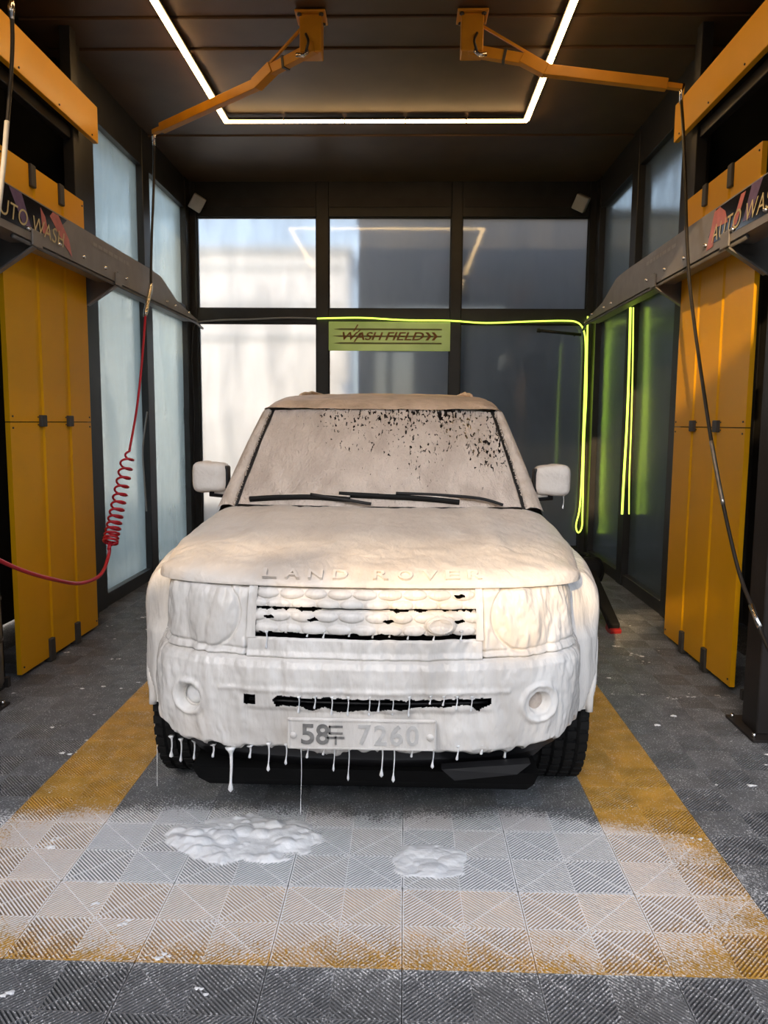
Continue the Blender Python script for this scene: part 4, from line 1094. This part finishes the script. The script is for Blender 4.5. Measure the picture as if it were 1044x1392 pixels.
for sx in (-1, 1):
    sr = np.linspace(2.75, 4.4, 24)
    pts = [(sx*.585, q, float(zr(q))-.012+.016*math.sin(PI*min(1, max(0, (q-2.75)/.25, 0))*.5)*min(1, (4.4-q)/.25+.05)) for q in sr]
    tube('roof_rail', pts, .014, MT['foam_roof'], car, 8, local=True)
    # side of the cabin and its windows
    vv = np.linspace(0, 1, 24); qq = np.linspace(0, 1, 90)
    Q_, V_ = np.meshgrid(qq, vv, indexing='ij')
    s_0 = 1.60+.45*V_; Ss = s_0+(4.74-.06*V_-s_0)*Q_
    Xs_ = np.interp(V_, [0, .08, 1], [.900, .888, .698]); Zs_ = 1.085+(zr(np.maximum(Ss, 2.05))-.075-1.085)*V_
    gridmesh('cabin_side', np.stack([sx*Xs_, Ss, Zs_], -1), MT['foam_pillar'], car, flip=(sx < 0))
    for b0_, b1_ in ((.06, .36), (.40, .66), (.70, .96)):
        m_ = []
        Q2, V2 = np.meshgrid(np.linspace(b0_, b1_, 8), np.linspace(.10, .88, 6), indexing='ij')
        s_0 = 1.60+.45*V2; Ss = s_0+(4.74-.06*V2-s_0)*Q2
        Xw = np.interp(V2, [0, .08, 1], [.900, .888, .698])+.006; Zw = 1.085+(zr(np.maximum(Ss, 2.05))-.075-1.085)*V2
        gridmesh('side_window', np.stack([sx*Xw, Ss, Zw], -1), MT['darkgloss'], car, flip=(sx < 0))
    # mirror
    mo = empty('wing_mirror', (sx*.93, 1.70, 1.235)); mo.parent = car
    cxm = sx*.985
    def sgnp(c_, e_): return np.sign(c_)*np.abs(c_)**e_
    LA, LO = np.meshgrid(np.linspace(-PI/2, PI/2, 26), np.linspace(-PI, PI, 49), indexing='ij')
    mx_ = .100*sgnp(np.cos(LA), .45)*sgnp(np.cos(LO), .42); my_ = .062*sgnp(np.cos(LA), .6)*sgnp(np.sin(LO), .6); mz_ = .088*sgnp(np.sin(LA), .42)
    mz_ = mz_*(1-.06*(mx_*sx < 0)); mz_ += .002*fbm(mx_*40, mz_*40, my_*40, 2)
    o = gridmesh('mirror_shell', np.stack([mx_, my_, mz_], -1), MT['foam_hood'], mo); o.location = (sx*.02, 0, .065)
    box('mirror_back', -.082, .082, .050, .066, -.07, .07, MT['darkgloss'], mo, .004, 1, local=True).location = (sx*.02, 0, .065)
    bm_ = box('mirror_edge', -.022, .022, -.040, .040, -.060, .068, MT['plastic'], mo, .012, 2, local=True); bm_.location = (sx*.02-sx*.082, -.004, .061)
    tube('mirror_arm', [(-sx*.12, .03, -.035), (-sx*.06, .01, -.03), (sx*.03, .0, -.025)], [.03, .026, .022], MT['plastic'], mo, 10, local=True)
    tube('arm_foam', [(-sx*.12, .02, -.018), (-sx*.05, .0, -.016), (sx*.0, -.005, -.014)], [.026, .024, .02], MT['foam_hood'], mo, 10, local=True)

# -- number plate
pz0, pz1 = .466, .580
px_ = -.004
pl = box('number_plate', px_-.262, px_+.262, -.016, -.004, pz0, pz1, MT['foam'], car, .006, 2, local=True); pl['label'] = 'foam covered number plate reading 58두 7260'
rim_ = []
for bx_ in ((px_-.257, px_+.257, -.0195, -.012, pz0+.004, pz0+.009), (px_-.257, px_+.257, -.0195, -.012, pz1-.009, pz1-.004), (px_-.257, px_-.252, -.0195, -.012, pz0+.004, pz1-.004), (px_+.252, px_+.257, -.0195, -.012, pz0+.004, pz1-.004)): rim_.append(bx_)
boxes('plate_rim', rim_, MT['foam'], pl, local=True)
MT['plate_ink'] = plain('foam_filmed_ink', (.19, .185, .175), .5, var=.35, vscale=40)
MT['plate_faint'] = plain('foam_buried_ink', (.54, .53, .51), .5, var=.15, vscale=30)
def plate_text(body, x0, w, m_):
    V, Fc = fit_text(body, w, .074, extrude=.05, offset=.018)
    zmin, zmax = V[:, 2].min(), V[:, 2].max()
    mobj('plate_digit', [(x0+v[0], -.0155-.004*(v[2]-zmin)/(zmax-zmin+1e-9), pz0+.020+v[1]) for v in V], [q for q in Fc], m_, pl, local=True)
plate_text('5', px_-.212, .046, MT['plate_ink']); plate_text('8', px_-.160, .046, MT['plate_ink'])
hx = px_-.092
boxes('plate_hangul', [(hx-.023, hx+.026, -.0195, -.015, pz0+.082, pz0+.089), (hx-.023, hx-.016, -.0195, -.015, pz0+.058, pz0+.089), (hx-.023, hx+.026, -.0195, -.015, pz0+.058, pz0+.065),
                       (hx-.030, hx+.032, -.0195, -.015, pz0+.042, pz0+.049), (hx-.002, hx+.005, -.0195, -.015, pz0+.020, pz0+.049)], MT['plate_ink'], pl, local=True)
for ch, x0 in zip('7260', (.0, .056, .112, .168)): plate_text(ch, px_-.012+x0, .044, MT['plate_faint'])
for sx in (-1, 1):
    lathe('plate_bolt', [(0, -.006), (.011, -.005), (.013, 0)], MT['foam'], pl, 'y', (px_+sx*.240, -.017, pz0+.052), 12, local=True)

# -- foam drips below the bumper and across the intake
def drip(p0, length, r=.0032, blob=.0065, nm='foam_drip'):
    n_ = 16; t = np.linspace(0, 1, n_)
    rad = r*(1-.45*t)+ (2.2*r)*np.exp(-(t/.08)**2)+ (blob-r*.5)*np.exp(-((t-.93)/(.22*min(1, .05/length)+.03))**2)
    rad[-1] = .0004
    P = [(p0[0]+.002*math.sin(5*q), p0[1], p0[2]+.006-(length+.006)*q) for q in t]
    return tube(nm, P, rad, MT['foam_floor'], car, 8, local=True)
def car_at(px, py, y): 
    p = ony(px, py, y); return (p[0]-CX, p[1]-CY, p[2])
for px, y0, y1, r, bl, dep in ((233, 1006, 1030, .0040, .0085, .78), (246, 1010, 1036, .0034, .0058, .74), (264, 1012, 1033, .0036, .005, .68), (313.5, 1022, 1077, .0066, .0098, .56),
                          (365, 1016, 1049, .0030, .0062, .52), (389, 1018, 1040, .0026, .0050, .51), (409, 1018, 1108, .0013, .0024, .50), (418, 1018, 1031, .0028, .005, .50), (454, 1018, 1049, .0022, .0042, .50),
                          (474, 1018, 1062, .0022, .004, .50), (519.5, 1019, 1057, .0030, .0072, .50), (535.6, 1019, 1064, .0026, .0060, .50), (588.7, 1020, 1045, .0030, .0058, .51), (622, 1020, 1034, .0030, .0050, .53),
                          (655, 1018, 1026, .004, .005, .55), (687, 1016, 1031, .0042, .005, .60), (340, 1020, 1031, .004, .005, .54), (290, 1018, 1030, .004, .005, .60), (440, 1019, 1027, .003, .004, .50), (560, 1020, 1030, .003, .004, .50)):
    p = car_at(px, y0, dep); q = car_at(px, y1, dep)
    drip((p[0], p[1], p[2]+.012), p[2]-q[2]+.012, r, bl)
p = car_at(212, 985, 1.12); q = car_at(211, 1084, 1.12); drip(p, p[2]-q[2], .0022, .0075)
p = car_at(766, 676, 2.17); q = car_at(766, 692, 2.17); drip(p, p[2]-q[2], .0016, .005)
for px, y1 in ((406, 970), (428, 964), (451, 973), (473, 974), (502, 974), (515, 969), (534, 973), (556, 975), (621, 966), (641, 968), (585, 958), (603, 960)):
    p = car_at(px, 949, .495); q = car_at(px, y1, .495); drip(p, p[2]-q[2], .0024, .0038)
for px, y1 in ((362, 882), (418, 866), (440, 868), (507, 868), (555, 870), (590, 872), (627, 872), (530, 867), (475, 866)):
    p = car_at(px, 860, .545); q = car_at(px, y1, .545); drip(p, p[2]-q[2], .0026, .0036)

# ------------------------------------------------------------------ foam on the floor
def puddle(name, x0, x1, y0, y1, hmax, seed, label, thr=.0):
    nx_, ny_ = 150, 80
    X, Y = np.meshgrid(np.linspace(x0, x1, nx_), np.linspace(y0, y1, ny_), indexing='ij')
    e = 1-((X-(x0+x1)/2)/((x1-x0)*.42))**2-((Y-(y0+y1)/2)/((y1-y0)*.42))**2
    nn = fbm(X*7, Y*9, seed, 4)
    m_ = e+.42*nn
    hgt = .35*hmax*np.clip(m_*1.6, 0, 1)**.6
    rs = np.random.RandomState(int(seed*10))
    for q in range(130):
        bx_, by_ = rs.uniform(x0, x1), rs.uniform(y0, y1); rb = rs.uniform(.012, .045)
        d2 = ((X-bx_)/(rb*1.35))**2+((Y-by_)/rb)**2
        hgt = np.maximum(hgt, np.where(d2 < 1, (hmax*.25+rb*.55*hmax/.03)*np.sqrt(np.clip(1-d2, 0, 1))*np.clip(m_*2, 0, 1), 0))
    hgt += .08*hmax*np.clip(m_, 0, 1)*vnoise(X*40, Y*50, seed+1)
    Z = np.maximum(hgt, 0)-.004*(m_ < .06)-.001
    mc = .25*(m_[1:, 1:]+m_[:-1, :-1]+m_[1:, :-1]+m_[:-1, 1:])
    o = gridmesh(name, np.stack([X, Y, Z], -1), MT['foam_floor'], None, keep=mc > thr)
    tag(o, label, 'foam'); return o
puddle('foam_puddle', -.78, -.10, .48, .92, .030, 1.0, 'thick bubbly heap of white foam on the tiles before the front bumper')
puddle('foam_puddle', .10, .50, .44, .72, .012, 4.0, 'thin flat patch of white foam on the tiles under the number plate')

def flecks():
    V, Fc = [], []
    n_ = 0
    while n_ < 95:
        x = random.uniform(-2.15, 2.1); y = random.uniform(-.5, 4.2)
        if abs(x-.05) < 1.0 and y > .4: continue
        if random.random() < .5 and abs(x) < 1.3: continue
        n_ += 1
        c = 0
        for q in range(random.randint(1, 4)):
            r_ = random.uniform(.003, .009)*(1.5 if random.random() < .15 else 1)
            px_, py_ = x+random.uniform(-.02, .02)*q, y+random.uniform(-.012, .012)*q
            k0 = len(V); m = 8
            for h_, f_ in ((0, 1), (.5, .8), (.8, .35)):
                for k in range(m):
                    aa = 2*PI*k/m; rr = r_*f_*(1+.3*math.sin(3*aa+x*50))
                    V.append((px_+rr*math.cos(aa)*1.4, py_+rr*math.sin(aa), -.001+r_*.55*h_))
            for lv in (0, 1):
                for k in range(m): Fc.append((k0+lv*m+k, k0+lv*m+(k+1) % m, k0+(lv+1)*m+(k+1) % m, k0+(lv+1)*m+k))
            Fc.append(tuple(k0+2*m+k for k in range(m)))
    o = mobj('foam_flecks', V, Fc, MT['foam_floor'], None, smooth=True)
    tag(o, 'small white foam flecks scattered over the dark floor tiles', 'foam', kind='stuff')
flecks()

# ------------------------------------------------------------------ outdoors
wbld = empty('white_building', (-7, 14, 0)); tag(wbld, 'low white building with grey bands seen through the back left glass', 'building')
box('wall', -16, -1.0, 14, 17, -.13, 5.0, MT['white_wall'], wbld)
box('roof_edge', -16.1, -.9, 13.9, 17.1, 5.0, 5.12, MT['band'], wbld)
for z in (4.65, 3.9, 3.25): box('band', -15.9, -1.1, 13.97, 14.02, z, z+.12, MT['band'], wbld)
dbld = empty('dark_building', (4, 9.4, 0)); tag(dbld, 'tall dark clad building close behind the back glass', 'building')
box('wall', -.50, 12, 9.2, 12, -.13, 4.50, MT['darkb'], dbld)
for k in range(11): box('rib', -.4+k*1.1, -.34+k*1.1, 9.15, 9.2, -.13, 4.5, MT['darkb'], dbld)
box('coping', -.55, 12, 9.12, 12.1, 4.50, 4.58, MT['darkb'], dbld)

ebld = empty('pane_shade_block', (4.6, 5, 0)); tag(ebld, 'added dark block shading the side glass with the neon strands', 'building')  # added outside to keep sky light off these panes
box('wall', 4.2, 8, .5, 9.0, -.13, 5.2, MT['darkb'], ebld)
for k in range(7): box('rib', 4.15, 4.2, .8+k*1.2, .86+k*1.2, -.13, 5.2, MT['darkb'], ebld)
# unseen canopy and hedge, added to cut the low sun into a slit
cn = empty('sun_block_canopy', (-4, -14, 0)); tag(cn, 'added grey canopy out of view, blocking the sun from above', 'canopy')
box('fascia', -10.6, 0, -14.15, -14, 6.56, 7.7, MT['concrete'], cn)
box('roof', -10.6, 0, -18, -14.1, 7.6, 7.7, MT['concrete'], cn)
for x in (-10, -.6): box('post', x, x+.25, -14.15, -14.0, -.13, 6.6, MT['concrete'], cn)
def sun_block_top(x):
    """upper edge of the foliage: shaped to set where sun falls on hood and lamps"""
    return 5.76+.07*float(sstep(-4.6, -5.2, x))-.20*float(sstep(-4.12, -3.9, x))+.45*float(sstep(-3.3, -2.9, x))+.06*math.sin(x*5.1)+.05*math.sin(x*11.3+1)
tr_ = empty('sun_block_hedge', (-4, -13.4, -.13)); tag(tr_, 'added tall hedge out of view, blocking the sun from below', 'hedge')  # added leaf screen, lower edge of the sun slit
V, Fc = [], []
for k in range(6500):
    x = random.uniform(-10.5, -1); top = sun_block_top(x); z = top-abs(random.gauss(0, .9))-random.uniform(0, .1)
    if z < 0: continue
    y = -13.4+random.uniform(-.45, .45); sz = random.uniform(.07, .15)
    d = Vector((random.gauss(0, 1), random.gauss(0, 1), random.gauss(0, 1))).normalized(); e = d.orthogonal().normalized(); f = d.cross(e)
    k0 = len(V); c = Vector((x, y, z))
    V += [tuple(c+e*sz), tuple(c+f*sz*.6), tuple(c-e*sz), tuple(c-f*sz*.6)]; Fc.append((k0, k0+1, k0+2, k0+3))
o = mobj('foliage', V, Fc, MT['leaf'], tr_); o['kind'] = 'stuff'
box('sun_block_core', -10.4, -1, -13.7, -13.1, -.13, 5.1, MT['leaf'], tr_)
nw = empty('light_block_wall', (-4.6, -3, 0)); tag(nw, 'added dark clad wall out of view, cutting light from the red hose side', 'wall')  # unseen wall added to dim light from this side
box('wall', -5.0, -4.3, -6.5, 1.2, -.13, 4.4, MT['darkb'], nw)
for k in range(6): box('rib', -4.3, -4.25, -6.2+k*1.3, -6.14+k*1.3, -.13, 4.4, MT['darkb'], nw)
ob = empty('sky_block_building', (8, -17, 0)); tag(ob, 'added dark long building out of view, blocking low sky across the yard', 'building')  # unseen, added to hide low sky and darken the floor under the car
box('wall', .5, 22, -19, -16, -.13, 5.6, MT['darkb'], ob)
box('coping', .4, 22.1, -19.1, -15.9, 5.6, 5.75, MT['darkb'], ob)
for k in range(9): box('shutter', 1.0+k*2.3, 2.9+k*2.3, -16.06, -16.0, 0, 3.2, MT['concrete'], ob)
